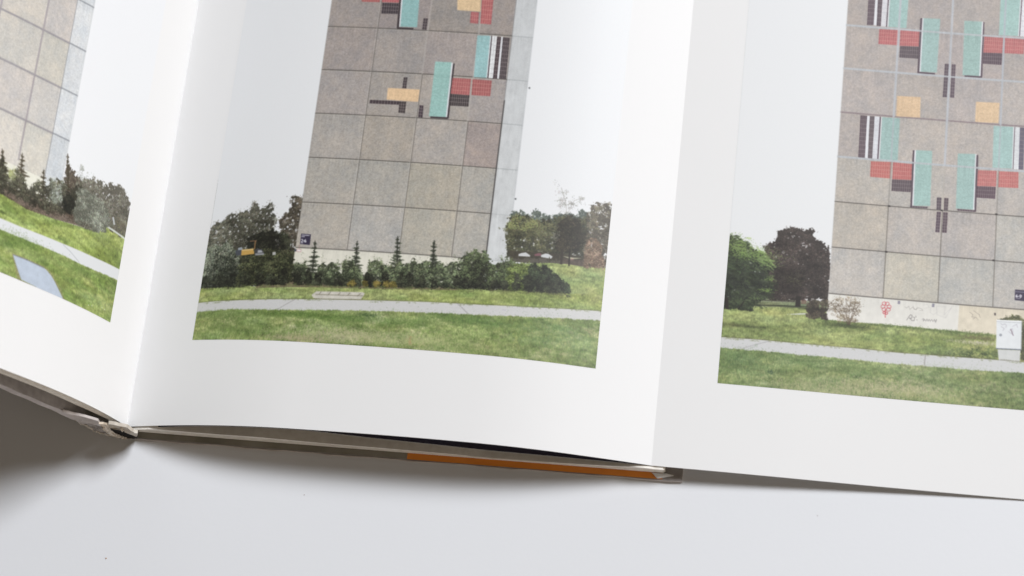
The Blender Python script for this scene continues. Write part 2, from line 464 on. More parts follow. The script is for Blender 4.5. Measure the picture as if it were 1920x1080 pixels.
CM.line([(6.06, 10.21), (6.3, 10.21)], 0.04, (170, 172, 168), 0.8)
CM.foliage([(2.81, 8.66), (3.22, 8.75), (4.37, 8.67), (5.18, 8.72), (7.58, 8.66), (7.84, 6.85), (2.87, 6.77)], (40, 42, 30), (106, 108, 76), size=1.6, fuzz=2.5, cell=7, bias=-0.08)
CM.foliage([(6.36, 9.1), (6.57, 9.11), (6.62, 8.79), (6.41, 8.78)], (90, 86, 84), (132, 128, 126), size=1.6, dens=0.6, base=False, fuzz=2)
# tower
gx_ = [7.4099, 7.4099 + 2.4736, 7.4099 + 2 * 2.4736, 7.4099 + 3 * 2.4736, 7.4099 + 3 * 2.4736 + 1.595]
gy_ = [8.8129 + k * 2.3001 for k in range(0, 11)]
def palM(i, j, r):
    t = min(j / 5.0, 1.25)
    c = np.array([178, 173, 165.]) * (1 - t) + np.array([154, 145, 141.]) * t
    tint = {(2, 0): (3, 1, -5), (2, 1): (-3, -5, -14), (1, 2): (0, -3, -8), (0, 0): (2, 0, -3), (3, 2): (-3, -13, -14), (1, 0): (-1, 1, 3), (1, 1): (-2, 0, -1), (2, 2): (4, 5, 2)}.get((i, j), (0, 0, 0))
    return c + np.array(tint) * 0.7 + r.normal(0, 1.6) + r.normal(0, 0.7, 3)
CM.facade(gx_, gy_, palM, 5, 0.10)
ue, us = gx_[-1], gx_[-1] + 1.0049
# pale side strip
for j in range(-1, 10):
    c = rgb((204 - 2.6 * min(j, 4), 207 - 2.6 * min(j, 4), 208 - 2.5 * min(j, 4))) 
    y0, y1 = [int(np.clip((CM.v1 - v) * PPC, 0, CM.h)) for v in (8.8129 + (j + 1) * 2.3001, 8.8129 + j * 2.3001)]
    x0, x1 = int((ue - CM.u0) * PPC), int((us - CM.u0) * PPC)
    nz = vnoise(y1 - y0, x1 - x0, 14, 9, CM.r, 2)[..., None] if y1 > y0 else 0
    CM.a[y0:y1, x0:x1] = c * (1 + 0.07 * (nz - 0.5))
CM.poly([(gx_[0] - 0.02, 8.8129), (ue, 8.8129), (ue, 8.8129 - 1.6), (gx_[0] - 0.02, 8.8129 - 1.6)], (222, 219, 204), 1, 0.03, 9)
for j, v in enumerate(gy_):
    CM.line([(gx_[0], v), (ue, v)], 0.045, (84, 80, 74), 0.85)
    CM.line([(gx_[0], v - 0.05), (ue, v - 0.05)], 0.03, (206, 202, 194), 0.35)
    CM.line([(ue, v), (us, v)], 0.04, (140, 146, 148), 0.5 if j != 1 else 0.25)
for i, u in enumerate(gx_[1:-1]):
    for j in range(10):
        lightj = (j >= 3 and i == 2) or (j >= 4 and i == 1) or (j >= 6)
        CM.line([(u, gy_[j]), (u, gy_[j + 1])], 0.04, (178, 170, 164) if lightj else (104, 98, 92), 0.75)
        CM.line([(u - 0.045, gy_[j]), (u - 0.045, gy_[j + 1])], 0.03, (208, 206, 200), 0.35)
CM.line([(ue, gy_[0]), (ue, gy_[3] + 1.2)], 0.06, (66, 62, 60), 0.9)
CM.line([(ue, gy_[3] + 1.2), (ue, gy_[-1])], 0.045, (110, 106, 106), 0.6)
CM.line([(us, gy_[0] - 1), (us, 29)], 0.03, (168, 172, 176), 0.5)
CM.line([(gx_[0], gy_[0] - 1), (gx_[0], 29)], 0.03, (140, 134, 128), 0.5)
for q in [(17.48, 11.96), (17.53, 17.67)]:
    CM.poly([(q[0] - .04, q[1] + .03), (q[0] + .05, q[1] + .05), (q[0] + .04, q[1] - .05), (q[0] - .02, q[1] - .04)], (60, 64, 66), 0.8)
# mosaics
CM.mosaic([(8.8, 22.63), (9.7, 22.63), (9.8, 21.71), (8.9, 21.7)], RED, JR, 8, 4)
CM.mosaic([(9.81, 22.64), (10.79, 22.65), (10.85, 21.73), (9.9, 21.72)], RED, JR, 8, 4)
CM.mosaic([(9.93, 21.69), (10.85, 21.7), (10.87, 21.12), (9.95, 21.1)], DARK, JD, 8, 3)
CM.mosaic([(10.8, 23.38), (11.65, 23.39), (11.79, 20.46), (10.93, 20.45)], TURQ, JT, 0, 12, 0.4)
CM.poly([(10.75, 23.38), (10.82, 23.38), (10.97, 20.45), (10.91, 20.44)], WHT)
CM.poly([(10.67, 23.37), (10.75, 23.38), (10.91, 20.42), (10.8, 20.41)], DARK)
CM.poly([(10.8, 20.41), (11.62, 20.41), (11.63, 20.32), (10.82, 20.33)], DARK)
CM.mosaic([(12.05, 20.96), (12.26, 20.96), (12.26, 20.35), (12.05, 20.36)], DARK, JD, 2, 4)
CM.mosaic([(13.53, 22.6), (14.7, 22.62), (14.76, 21.48), (13.63, 21.49)], YEL, (240, 210, 160), 6, 8, 0.3)
CM.mosaic([(14.73, 22.83), (15.3, 22.84), (15.35, 20.84), (14.83, 20.85)], RED, JR, 5, 8)
CM.mosaic([(14.31, 21.45), (14.7, 21.44), (14.72, 20.83), (14.33, 20.85)], RED, JR, 4, 3)
CM.mosaic([(14.76, 20.22), (15.38, 20.24), (15.45, 18.02), (14.83, 18.01)], TURQ, JT, 0, 8, 0.4)
CM.poly([(15.38, 20.24), (15.44, 20.24), (15.5, 18.02), (15.44, 18.02)], WHT)
CM.poly([(15.43, 20.25), (15.48, 20.24), (15.54, 18.01), (15.48, 18.02)], DARK)
CM.mosaic([(15.48, 20.25), (15.71, 20.24), (15.77, 18.02), (15.54, 18.02)], WHT, (190, 190, 192), 2, 9)
CM.mosaic([(15.72, 20.21), (15.91, 20.21), (15.95, 18.02), (15.75, 18.01)], DARK, JD, 2, 10)
CM.poly([(15.91, 20.23), (16.0, 20.23), (16.05, 18.02), (15.95, 18.02)], WHT)
CM.mosaic([(16.0, 20.21), (16.32, 20.2), (16.37, 18.02), (16.05, 18.02)], DARK, JD, 4, 10)
CM.mosaic([(11.47, 17.78), (11.65, 17.79), (11.66, 17.2), (11.47, 17.21)], DARK, JD, 2, 4)
CM.mosaic([(10.77, 17.19), (12.32, 17.19), (12.32, 16.54), (10.79, 16.57)], YEL, (240, 210, 160), 10, 4, 0.3)
CM.mosaic([(9.99, 16.52), (11.71, 16.52), (11.72, 16.34), (9.99, 16.33)], DARK, JD, 12, 1)
CM.mosaic([(11.42, 16.52), (11.75, 16.52), (11.76, 15.92), (11.44, 15.93)], DARK, JD, 3, 4)
CM.mosaic([(12.41, 16.38), (12.6, 16.36), (12.63, 15.74), (12.42, 15.75)], DARK, JD, 2, 4)
CM.mosaic([(12.89, 18.7), (13.69, 18.71), (13.75, 15.84), (12.93, 15.83)], TURQ, JT, 0, 10, 0.45)
CM.poly([(13.68, 18.69), (13.75, 18.69), (13.81, 15.84), (13.74, 15.85)], WHT)
CM.poly([(13.76, 18.65), (13.84, 18.65), (13.89, 15.78), (13.8, 15.81)], DARK)
CM.poly([(13.0, 15.83), (13.85, 15.84), (13.86, 15.75), (13.0, 15.75)], DARK)
CM.mosaic([(13.83, 17.9), (14.71, 17.91), (14.73, 17.05), (13.83, 17.07)], RED, JR, 8, 4)
CM.mosaic([(14.79, 17.9), (15.71, 17.9), (15.73, 17.08), (14.83, 17.07)], RED, JR, 8, 4)
CM.mosaic([(13.83, 17.06), (14.73, 17.05), (14.75, 16.46), (13.84, 16.45)], DARK, JD, 9, 3)
CM.streaks(gx_[0], us, gy_, gy_[0], 29, 0.055)
CM.streaks(gx_[0], ue, [gy_[0]], gy_[0] - 1.5, gy_[0] - 0.05, 0.04)
# sign with its white lettering
CM.poly([(7.58, 9.52), (8.06, 9.5), (8.08, 8.97), (7.6, 8.99)], (54, 48, 70), 1)
LW = (232, 232, 238)
CM.line([(7.63, 9.45), (7.99, 9.44)], 0.045, LW, 0.75)
CM.line([(7.63, 9.37), (7.77, 9.37)], 0.045, LW, 0.7)
for g in ([(7.62, 9.22), (7.67, 9.24), (7.71, 9.2), (7.64, 9.09), (7.73, 9.09)], [(7.73, 9.16), (7.78, 9.15)], [(7.84, 9.24), (7.8, 9.19), (7.81, 9.11), (7.87, 9.1), (7.86, 9.17), (7.81, 9.17)]):
    CM.line(g, 0.034, LW, 0.9)
CM.line([(7.64, 9.03), (7.74, 9.03)], 0.03, LW, 0.6)
CM.poly([(7.36, 8.73), (7.47, 8.73), (7.47, 8.61), (7.37, 8.62)], (66, 70, 84), 0.9)
CM.poly([(7.48, 8.74), (7.7, 8.74), (7.71, 8.59), (7.49, 8.6)], (196, 150, 146), 0.9)
CM.poly([(7.51, 8.72), (7.68, 8.71), (7.68, 8.62), (7.51, 8.63)], (230, 228, 230), 0.9)
CM.line([(7.58, 8.95), (7.59, 8.74)], 0.02, (190, 110, 110), 0.6)
# right-hand background
CM.foliage([(19.82, 9.64), (19.74, 10.96), (19.5, 11.87), (19.3, 12.84), (19.57, 12.66), (19.87, 12.65), (20.2, 12.42), (20.75, 12.4), (20.59, 12.05), (20.22, 11.7), (20.25, 10.9), (20.12, 9.68)], (126, 124, 116), (176, 176, 170), size=1.25, dens=0.42, base=False, fuzz=2.6, gap=0.35, cell=8)
CM.foliage([(19.23, 13.02), (19.38, 13.01), (19.44, 12.91), (19.26, 12.92)], (122, 122, 116), (160, 160, 154), size=1.2, dens=1.2, base=False, fuzz=1.6)
CM.line([(19.94, 10.99), (19.89, 11.92), (19.56, 12.77)], 0.03, (150, 146, 138), 0.6)
CM.line([(19.98, 11.53), (20.22, 12.21), (20.7, 12.44)], 0.025, (150, 146, 138), 0.6)
CM.foliage([(17.28, 11.21), (17.77, 11.37), (18.03, 11.23), (18.25, 11.04), (18.34, 11.43), (18.52, 11.58), (18.74, 11.4), (19.0, 11.35), (19.25, 11.27), (19.51, 11.52), (19.89, 11.46), (20.39, 11.48), (20.56, 11.83), (20.73, 11.91), (20.93, 11.61), (21.1, 10.89), (17.4, 10.15)], (70, 80, 72), (126, 136, 124), size=1.7, fuzz=3, cell=8)
CM.foliage([(17.18, 10.98), (17.66, 11.19), (18.42, 11.06), (19.27, 11.11), (19.89, 11.41), (20.41, 11.27), (20.89, 11.53), (21.26, 9.31), (17.4, 8.98)], (52, 52, 38), (112, 112, 78), size=1.9, fuzz=3, cell=13)
CM.foliage([(17.36, 11.16), (17.91, 11.17), (18.55, 11.02), (18.83, 10.74), (17.99, 10.42), (17.36, 10.47)], (96, 104, 62), (146, 152, 92), size=1.9, dens=0.8, fuzz=3, base=False)
CM.foliage([(20.9, 10.86), (20.87, 11.71), (20.99, 12.05), (21.22, 12.25), (21.42, 12.36), (21.63, 12.21), (21.82, 12.4), (22.12, 12.5), (22.44, 9.09), (21.01, 9.01)], (72, 66, 54), (136, 128, 106), size=1.6, fuzz=3, cell=8, gap=0.08)
CM.foliage([(19.58, 9.6), (19.45, 10.39), (19.67, 11.08), (20.13, 11.55), (20.68, 11.09), (20.94, 10.46), (20.69, 9.76), (20.23, 9.59)], (44, 40, 30), (92, 84, 64), size=1.8, fuzz=3, cell=10)
CM.foliage([(19.3, 10.37), (19.45, 10.79), (19.76, 10.69), (19.67, 10.15), (19.44, 9.98)], (120, 122, 112), (150, 152, 144), size=1.5, dens=0.5, fuzz=3, base=False)
CM.poly([(17.48, 9.36), (20.08, 9.51), (21.29, 9.48), (21.3, 8.92), (17.54, 8.83)], (66, 60, 48), 0.85, 0.2, 5)
CM.fill([(17.19, 8.61), (19.34, 8.96), (20.13, 9.01), (21.13, 9.03), (22.13, 9.1), (22.63, 9.15)], [(17.44, 6.33), (22.84, 6.92)], CM.grass([(134, 150, 88), (158, 170, 108)], 31, lightamt=0.2), 0.6, only=(us - 0.3, 30))
# the lawn sheet is redrawn over the left half by the hedge below; cover the tower foot again
CM.poly([(17.41, 8.64), (17.42, 10.37), (16.01, 10.24), (15.9, 6.84), (17.37, 6.97)], (203, 208, 210), 0.0)
for q, c in (([(17.92, 9.24), (18.06, 9.31), (18.25, 9.36), (18.47, 9.23), (18.45, 9.17), (17.93, 9.14)], (206, 208, 210)), ([(18.63, 9.3), (18.85, 9.4), (18.98, 9.37), (18.94, 9.26), (18.69, 9.23)], (128, 84, 92)), ([(18.96, 9.31), (19.15, 9.41), (19.3, 9.41), (19.51, 9.3), (19.44, 9.19), (18.97, 9.21)], (204, 208, 210)), ([(19.97, 9.39), (20.47, 9.38), (20.9, 9.42), (20.36, 9.28)], (178, 176, 150)), ([(20.31, 9.28), (20.45, 9.35), (20.51, 9.25), (20.34, 9.23)], (206, 160, 152))):
    CM.poly(q, c, 0.95)
CM.poly([(20.01, 9.29), (21.11, 9.32), (21.14, 9.0), (20.03, 9.03)], (88, 76, 66), 0.8, 0.25, 3)
CM.line([(20.3, 8.96), (20.26, 9.8)], 0.07, (40, 34, 28), 0.95)
CM.line([(19.93, 9.01), (19.92, 9.7)], 0.12, (56, 48, 40), 0.9)
CM.line([(19.39, 8.99), (19.36, 9.26)], 0.04, (70, 66, 50), 0.9)
CM.line([(19.68, 9.03), (19.63, 9.29)], 0.04, (70, 66, 50), 0.9)
CM.foliage([(20.94, 8.95), (20.96, 9.8), (21.11, 10.3), (21.34, 10.5), (21.67, 10.23), (21.83, 9.66), (21.89, 9.06)], (104, 84, 66), (186, 160, 136), size=1.4, fuzz=3, cell=7, gap=0.05)
CM.poly([(17.07, 11.05), (17.41, 9.35), (17.43, 7.37), (16.71, 7.3), (16.48, 11.0)], (203, 208, 210), 0.0)
# far lawn behind hedge, soil, hedge
CM.fill([(2.29, 6.63), (3.14, 6.73), (5.75, 6.82), (7.44, 6.94), (11.37, 7.09), (15.1, 7.27), (17.82, 7.41), (20.4, 7.58), (21.27, 7.68), (22.67, 8.73)], [(2.42, 5.87), (6.4, 6.01), (11.47, 6.28), (22.84, 6.92)], CM.grass([(128, 144, 74), (160, 170, 104)], 32, lightamt=0.3), 1.0)
CM.poly([(6.74, 7.29), (11.34, 7.33), (15.32, 7.52), (15.36, 7.21), (11.38, 6.99), (7.45, 6.84), (5.76, 6.74), (5.72, 7.0)], (112, 98, 78), 0.9, 0.25, 3)
CM.foliage([(2.75, 6.8), (2.74, 7.85), (2.83, 8.71), (3.03, 8.87), (3.33, 8.97), (3.66, 8.85), (3.89, 9.0), (4.23, 8.83), (4.54, 8.61), (4.79, 8.07), (4.94, 6.78)], (50, 54, 44), (158, 166, 144), size=1.5, fuzz=2.6, cell=8, toplight=0.6)
CM.foliage([(2.59, 6.75), (2.67, 7.26), (3.04, 7.46), (3.41, 7.29), (3.71, 7.55), (4.14, 7.33), (4.43, 7.59), (4.81, 7.27), (5.1, 6.79)], (34, 35, 28), (74, 80, 62), size=1.6, fuzz=3.2, bias=-0.05, cell=7, gap=0.05)
CM.foliage([(3.01, 8.65), (3.02, 9.25), (3.28, 8.75), (3.55, 9.18), (3.75, 8.68), (3.93, 9.27), (4.2, 8.67)], (118, 124, 100), (162, 168, 142), size=1.1, dens=0.5, base=False, fuzz=2)
CM.foliage([(4.67, 7.8), (5.23, 8.39), (6.29, 8.51), (7.42, 8.33), (7.6, 7.06), (4.82, 6.87)], (38, 40, 28), (110, 116, 78), size=1.5, fuzz=2.6, cell=6, toplight=0.5, bias=-0.05)
CM.poly([(4.41, 8.59), (4.63, 8.72), (4.8, 8.69), (4.85, 8.39), (4.5, 8.37)], (72, 76, 84), 1)
CM.poly([(4.52, 8.75), (4.73, 8.8), (4.78, 8.66), (4.56, 8.64)], (170, 180, 190), 0.8)
CM.poly([(4.73, 8.66), (5.32, 8.72), (5.41, 8.45), (4.75, 8.37)], (198, 156, 78), 1)
CM.poly([(4.73, 8.66), (5.32, 8.72), (5.34, 8.65), (4.74, 8.6)], (216, 184, 120), 1)
CM.line([(5.37, 9.09), (5.38, 8.69)], 0.06, (150, 110, 70), 0.9)
CM.line([(5.1, 9.09), (5.42, 9.11)], 0.045, (140, 104, 78), 0.9)
CM.poly([(5.41, 8.66), (5.56, 8.74), (5.79, 8.66), (5.93, 8.45), (5.45, 8.37)], (66, 66, 70), 1)
CM.poly([(5.57, 8.64), (5.74, 8.64), (5.83, 8.53), (5.57, 8.5)], (186, 190, 196), 0.8)
CM.poly([(5.44, 8.47), (5.89, 8.5), (5.91, 8.4), (5.48, 8.37)], (160, 162, 166), 0.8)
CM.poly([(6.31, 8.54), (6.47, 8.57), (6.49, 8.41), (6.33, 8.4)], (206, 206, 206), 0.8)
hr = np.random.default_rng(3)
B_ = lambda x: np.interp(x, [370, 480, 545, 700, 850, 960, 1065], [541, 537, 535, 538, 541, 546, 552])
def bush(x, top, wd, dark, light, size=1.5, spikes=3, gap=0.0, tl=0.7):
    base = B_(x) - 1
    pts = [(x - wd * .42, base)]
    m = 9
    for k in range(m):
        a = math.pi * (1 - k / (m - 1))
        rr = hr.uniform(0.82, 1.15)
        pts.append((x + math.cos(a) * wd * .5 * rr, base - (base - top) * (0.35 + 0.62 * math.sin(a) * rr)))
    pts.append((x + wd * .42, base))
    CM.foliage([pm(p) for p in pts], dark, light, size=size, fuzz=2.4, cell=6, toplight=tl, gap=gap, bias=0.04, dens=1.15)
    for k in range(spikes):
        sx_ = x + hr.uniform(-.42, .42) * wd
        tp = top + hr.uniform(-8, 8)
        CM.foliage([pm((sx_ - 3, tp + 22)), pm((sx_ + hr.uniform(-3, 3), tp)), pm((sx_ + 4, tp + 22))], dark, light, size=1.2, dens=0.8, fuzz=1.6, cell=5, base=False, toplight=0.5)
GA, GB = (44, 49, 36), (128, 142, 102)
for x_, wd_, tp_, c_ in ((590, 24, 452, 1), (669, 22, 452, 2), (745.5, 26, 442, 3), (813, 24, 450, 4)):
    CM.conifer(pm((x_ - 3 + hr.uniform(-2, 2), B_(x_) - hr.uniform(10, 20))), pm((x_ + hr.uniform(-1.5, 1.5), tp_)), wd_ / 38.0 * hr.uniform(0.75, 1.0), (40, 43, 34), (92, 104, 80), c_)
for x_, tp_, wd_ in ((566, 486, 30), (586, 508, 26), (606, 492, 30), (626, 490, 32), (652, 484, 36), (668, 498, 34), (706, 481, 42), (728, 490, 36), (748, 492, 36), (770, 483, 40), (796, 488, 36), (818, 486, 42), (846, 490, 38), (868, 480, 36)):
    bush(x_, tp_, wd_, GA, GB, gap=0.03)
for x_, tp_, wd_ in ((888, 470, 44), (905, 468, 40), (930, 484, 46), (958, 484, 40)):
    bush(x_, tp_, wd_, (38, 40, 30), (110, 126, 84))
bush(978, 486, 56, (60, 70, 34), (150, 168, 92), spikes=4)
for x_, tp_, wd_ in ((1005, 492, 44), (1022, 500, 40), (1036, 510, 36), (1048, 520, 30), (1060, 528, 16)):
    bush(x_, tp_, wd_, (34, 36, 28), (84, 100, 70), tl=0.25)
for x_ in (458, 487, 510, 530, 556, 574, 596, 636, 668, 688, 720, 752, 764, 790, 812, 858, 878, 900, 926, 948, 968, 990, 1010, 1030, 1046):
    bush(x_ + hr.uniform(-3, 3), B_(x_) - hr.uniform(18, 38), hr.uniform(12, 22), (30, 30, 24), (78, 84, 62), size=1.4, spikes=0, tl=0.25)
for x_, wd_ in ((657, 16), (684, 12), (706, 16), (722, 16), (736, 14)):
    bush(x_, B_(x_) - 13, wd_, (92, 84, 38), (190, 166, 84), size=1.2, spikes=0, tl=0.2)
for x_ in (568, 604, 648, 700, 730, 779, 800, 852, 880, 886, 950, 958, 942):
    CM.foliage([pm((x_ - 2, 492)), pm((x_, 470 + hr.uniform(-4, 8))), pm((x_ + 3, 492))], (70, 78, 56), (120, 130, 96), size=1.1, dens=0.6, fuzz=1.5, base=False)
for k in range(420):
    x_ = hr.uniform(368, 1068)
    patch(CM, pm((x_, B_(x_) + hr.normal(0.5, 1.6))), .05, .025, (122, 136, 78) if hr.random() < .6 else (88, 84, 60), 7, .5, 1.1)
# slab, path, near lawn
CM.poly([(8.71, 6.69), (10.9, 6.78), (11.01, 6.73), (10.97, 6.62), (10.85, 6.41), (8.68, 6.3), (8.5, 6.49)], (202, 198, 186), 1, 0.06, 6)
for g in ([(8.7, 6.53), (10.93, 6.6)], [(8.94, 6.68), (8.85, 6.54)], [(9.39, 6.7), (9.31, 6.57)], [(9.85, 6.7), (9.77, 6.57)], [(10.31, 6.71), (10.22, 6.57)], [(10.81, 6.71), (10.68, 6.57)], [(8.68, 6.3), (10.85, 6.4)]):
    CM.line(g, 0.04, (118, 112, 92), 0.7)
CM.fill([(2.41, 5.95), (2.89, 6.02), (3.67, 6.08), (4.77, 6.12), (6.37, 6.19), (7.92, 6.26), (10.95, 6.39), (13.95, 6.52), (16.42, 6.59), (18.88, 6.72), (22.01, 6.97), (22.33, 7.0)], [(2.49, 5.47), (2.91, 5.54), (4.31, 5.59), (8.01, 5.67), (14.02, 5.95), (22.39, 6.43)], (203, 203, 202), 0.0)
CM.fill([(2.4, 6.0), (2.88, 6.04), (3.67, 6.1), (4.77, 6.15), (6.37, 6.22), (7.92, 6.29), (10.95, 6.42), (13.94, 6.54), (16.42, 6.62), (18.88, 6.75), (22.01, 7.0), (22.33, 7.02)], [(2.41, 5.95), (2.89, 6.02), (3.67, 6.08), (4.77, 6.12), (6.37, 6.19), (7.92, 6.26), (10.95, 6.39), (13.95, 6.52), (16.42, 6.59), (18.88, 6.72), (22.01, 6.97), (22.33, 7.0)], (86, 88, 50), 0.5, 0.55)
for k in range(60):
    x_ = hr.uniform(372, 1128); e_ = np.interp(x_, [372, 440, 560, 800, 1127], [569, 563, 560.8, 566.3, 583])
    patch(CM, pm((x_, e_ + hr.uniform(0.2, 1.5))), hr.uniform(.02, .08), .018, (126, 136, 88), 12, .45, 1.1)
    patch(CM, pm((x_, e_ + hr.uniform(3, 17))), hr.uniform(.1, .5), .03, (193, 193, 190), 16, .2, 1.3)
CM.line([(7.75, 6.23), (7.44, 6.04), (6.97, 5.71)], 0.035, (150, 148, 146), 0.65)
CM.line([(15.33, 6.58), (15.61, 6.37), (15.88, 6.13)], 0.04, (146, 144, 144), 0.65)
CM.poly([(17.43, 6.46), (17.67, 6.47), (17.63, 6.41), (17.46, 6.41)], (176, 172, 190), 0.5)
near = [(2.49, 5.5), (2.85, 5.54), (3.75, 5.6), (4.85, 5.67), (6.45, 5.66), (8.0, 5.71), (11.52, 5.88), (14.01, 5.97), (16.48, 6.08), (18.93, 6.23), (22.06, 6.48), (22.38, 6.51)]
gr = CM.grass([(104, 124, 66), (156, 168, 104)], 33, (186, 184, 140), 0.75)
CM.fill(near, 4.1665 - 0.1, gr, 1.1)
tt = CM.r
SPOTS = ((640, 628, 1.7, .22, (196, 188, 152), 1600, .42), (560, 634, 1.0, .1, (186, 172, 138), 700, .42), (760, 634, 1.8, .25, (186, 184, 136), 1500, .38), (880, 655, 2.0, .25, (176, 176, 118), 800, .25),
    (560, 590, 2.2, .10, (76, 108, 42), 900, .3), (430, 596, .8, .18, (74, 104, 44), 500, .3), (900, 603, 2.4, .16, (92, 126, 66), 1000, .3), (1050, 630, 1.3, .45, (104, 138, 88), 1400, .28), (700, 600, 3.0, .14, (88, 122, 56), 1200, .25), (430, 640, 1.0, .3, (110, 140, 60), 500, .2),
    (690, 590, .3, .06, (58, 82, 44), 120, .4), (960, 670, 1.6, .2, (170, 178, 110), 500, .25))
for (x_, y_, ru, rv, col, n, a) in SPOTS:
    patch(CM, pm((x_, y_)), ru, rv, col, n, a)
CM.blades(near, [(t[0], 4.1665) for t in near], 9000, [(104, 134, 58), (140, 164, 84), (82, 112, 48), (170, 178, 118), (122, 152, 80)], (3, 8), 0.42)
for (x_, y_, ru, rv, col, n, a) in SPOTS:
    patch(CM, pm((x_, y_)), ru * .8, rv * .8, col, int(n * .8), a * .8, 1.1, 1.6)
CM.line([(16.77, 4.19), (16.88, 4.71), (16.99, 5.01)], 0.03, (84, 104, 56), 0.7)
CM.line([(18.5, 4.29), (18.39, 4.79), (18.09, 5.35)], 0.03, (150, 160, 84), 0.7)
patch(CM, pm((967, 638)), .08, .22, (178, 186, 104), 60, .6, 1.2)
patch(CM, pm((768, 638)), .06, .18, (186, 140, 96), 50, .5, 1.2)
CM.finish()

# ======== right print
CR = Canvas(2.6713, 4.1665, 21.0, 29.0, 12)
CR.sky((226, 228, 230), (228, 230, 231))
CR.fill([(2.21, 8.35), (4.92, 8.5), (7.38, 8.57), (16.39, 9.02)], 4.1665, (150, 158, 130))
lawnR = CR.grass([(124, 140, 78), (160, 170, 104)], 41, (186, 186, 120), 0.3)
CR.fill([(2.22, 8.2), (4.93, 8.34), (7.38, 8.52), (17.12, 8.82)], 4.1665, CR.grass([(118, 128, 92), (138, 146, 106)], 44, lightamt=0.1))
CR.fill([(2.25, 7.88), (3.72, 7.99), (6.42, 8.19), (7.64, 8.28), (17.13, 8.56)], 4.1665, lawnR, 0.5)
CR.line([(2.25, 7.91), (4.21, 8.11), (5.43, 8.2), (6.9, 8.27)], 0.06, (52, 58, 36), 0.8)
CR.line([(4.19, 8.37), (5.91, 8.46)], 0.08, (70, 66, 54), 0.8)
CR.line([(2.55, 7.23), (3.28, 7.36), (4.73, 7.61), (6.19, 7.87), (6.68, 7.93)], 0.07, (202, 206, 196), 0.95)
patch(CR, pr((1385, 609)), .8, .06, (66, 76, 44), 500, .5)
patch(CR, pr((1440, 612)), .9, .09, (96, 118, 58), 500, .35)
CR.foliage([(4.66, 8.6), (4.52, 9.52), (4.54, 10.31), (4.34, 11.04), (4.48, 11.22), (4.78, 11.19), (4.86, 11.46), (4.93, 11.82), (5.17, 11.98), (5.42, 11.95), (5.71, 12.13), (6.04, 12.06), (6.26, 12.05), (6.48, 12.15), (6.62, 11.85), (6.76, 11.59), (7.07, 11.46), (7.25, 11.32), (7.37, 10.98), (7.51, 8.75), (6.88, 8.63), (6.14, 8.61), (5.41, 8.46), (4.8, 8.43)], (44, 36, 31), (98, 84, 78), size=1.5, fuzz=2.2, cell=8, bias=-0.1, toplight=0.35, hole=0.05)
for q in ((1488, 444, 2.6), (1498, 444, 1.6), (1507, 458, 3.5), (1512, 461, 3), (1519, 459, 2), (1468, 474, 2.5), (1455, 481, 1.8), (1452, 463, 1.6), (1500, 470, 1.5), (1545, 466, 2), (1549, 470, 2), (1547, 517, 1.5), (1514, 556, 1.8), (1478, 446, 1.4), (1514, 477, 1.2)):
    for k in range(5):
        d = hr.normal(0, q[2] * .5, 2)
        CR.poly([pr((q[0] + d[0] - q[2] * .5, q[1] + d[1])), pr((q[0] + d[0], q[1] + d[1] - q[2] * .45)), pr((q[0] + d[0] + q[2] * .6, q[1] + d[1])), pr((q[0] + d[0], q[1] + d[1] + q[2] * .4))], (220, 222, 224), 0.6)
patch(CR, pr((1488, 524)), .28, .2, (88, 90, 58), 160, .4)
CR.poly([(5.94, 8.72), (6.16, 8.72), (6.19, 8.22), (5.95, 8.2)], (40, 34, 28), 1)
CR.poly([(6.19, 8.56), (6.44, 8.59), (6.45, 8.38), (6.21, 8.36)], (120, 88, 76), .7)
CR.foliage([(2.45, 7.48), (2.47, 8.27), (2.51, 11.57), (2.76, 11.54), (2.97, 11.4), (3.27, 11.37), (3.53, 11.24), (3.64, 11.03), (3.86, 10.84), (4.2, 10.87), (4.42, 10.62), (4.69, 10.33), (4.81, 10.07), (4.68, 9.74), (4.76, 9.27), (4.93, 9.08), (4.8, 8.8), (4.57, 8.52), (4.19, 8.27), (3.98, 7.88), (3.63, 7.54), (3.23, 7.29), (2.61, 7.08)], (36, 40, 30), (88, 106, 66), size=1.7, fuzz=2.6, cell=10, bias=-0.1, hole=0.08)
fr = np.random.default_rng(9)
for k in range(190):
    x_, y_ = fr.uniform(1358, 1448), fr.uniform(444, 596)
    if x_ > 1404 + (y_ - 444) * 0.95 or (y_ > 560 and x_ > 1445 - (y_ - 560) * 1.6): continue
    top = np.interp(x_, [1358, 1400, 1448], [446, 456, 498])
    lit = max(0.0, 1 - (y_ - top) / 34.0) if fr.random() < 0.8 else fr.uniform(0, 0.45)
    c_ = tuple(np.array([50, 56, 40]) * (1 - lit) + np.array([150, 172, 104]) * lit + fr.normal(0, 9))
    ln, dr = fr.uniform(7, 15), fr.uniform(0.1, 0.75)
    CR.line([pr((x_ + ln * q, y_ + ln * dr * q * q)) for q in (0, 0.5, 1)], fr.uniform(0.05, 0.11), c_, 0.62)
for (x_, y_, ru, rv, n, c) in ((1372, 446, .25, .14, 160, (130, 156, 88)), (1378, 458, .5, .18, 500, (134, 162, 84)), (1405, 472, .6, .16, 500, (144, 172, 90)), (1420, 480, .6, .16, 450, (130, 164, 82)), (1438, 494, .3, .12, 200, (134, 166, 88)), (1443, 523, .12, .06, 60, (138, 172, 84)), (1438, 544, .18, .06, 80, (140, 172, 80)), (1390, 540, .8, .6, 260, (74, 92, 60)), (1400, 500, .7, .3, 260, (74, 96, 66)), (1385, 575, .5, .3, 180, (76, 92, 62)), (1424, 560, .3, .08, 80, (120, 146, 84))):
    patch(CR, pr((x_, y_)), ru, rv, c, n, .55, 1.6, 0.6)
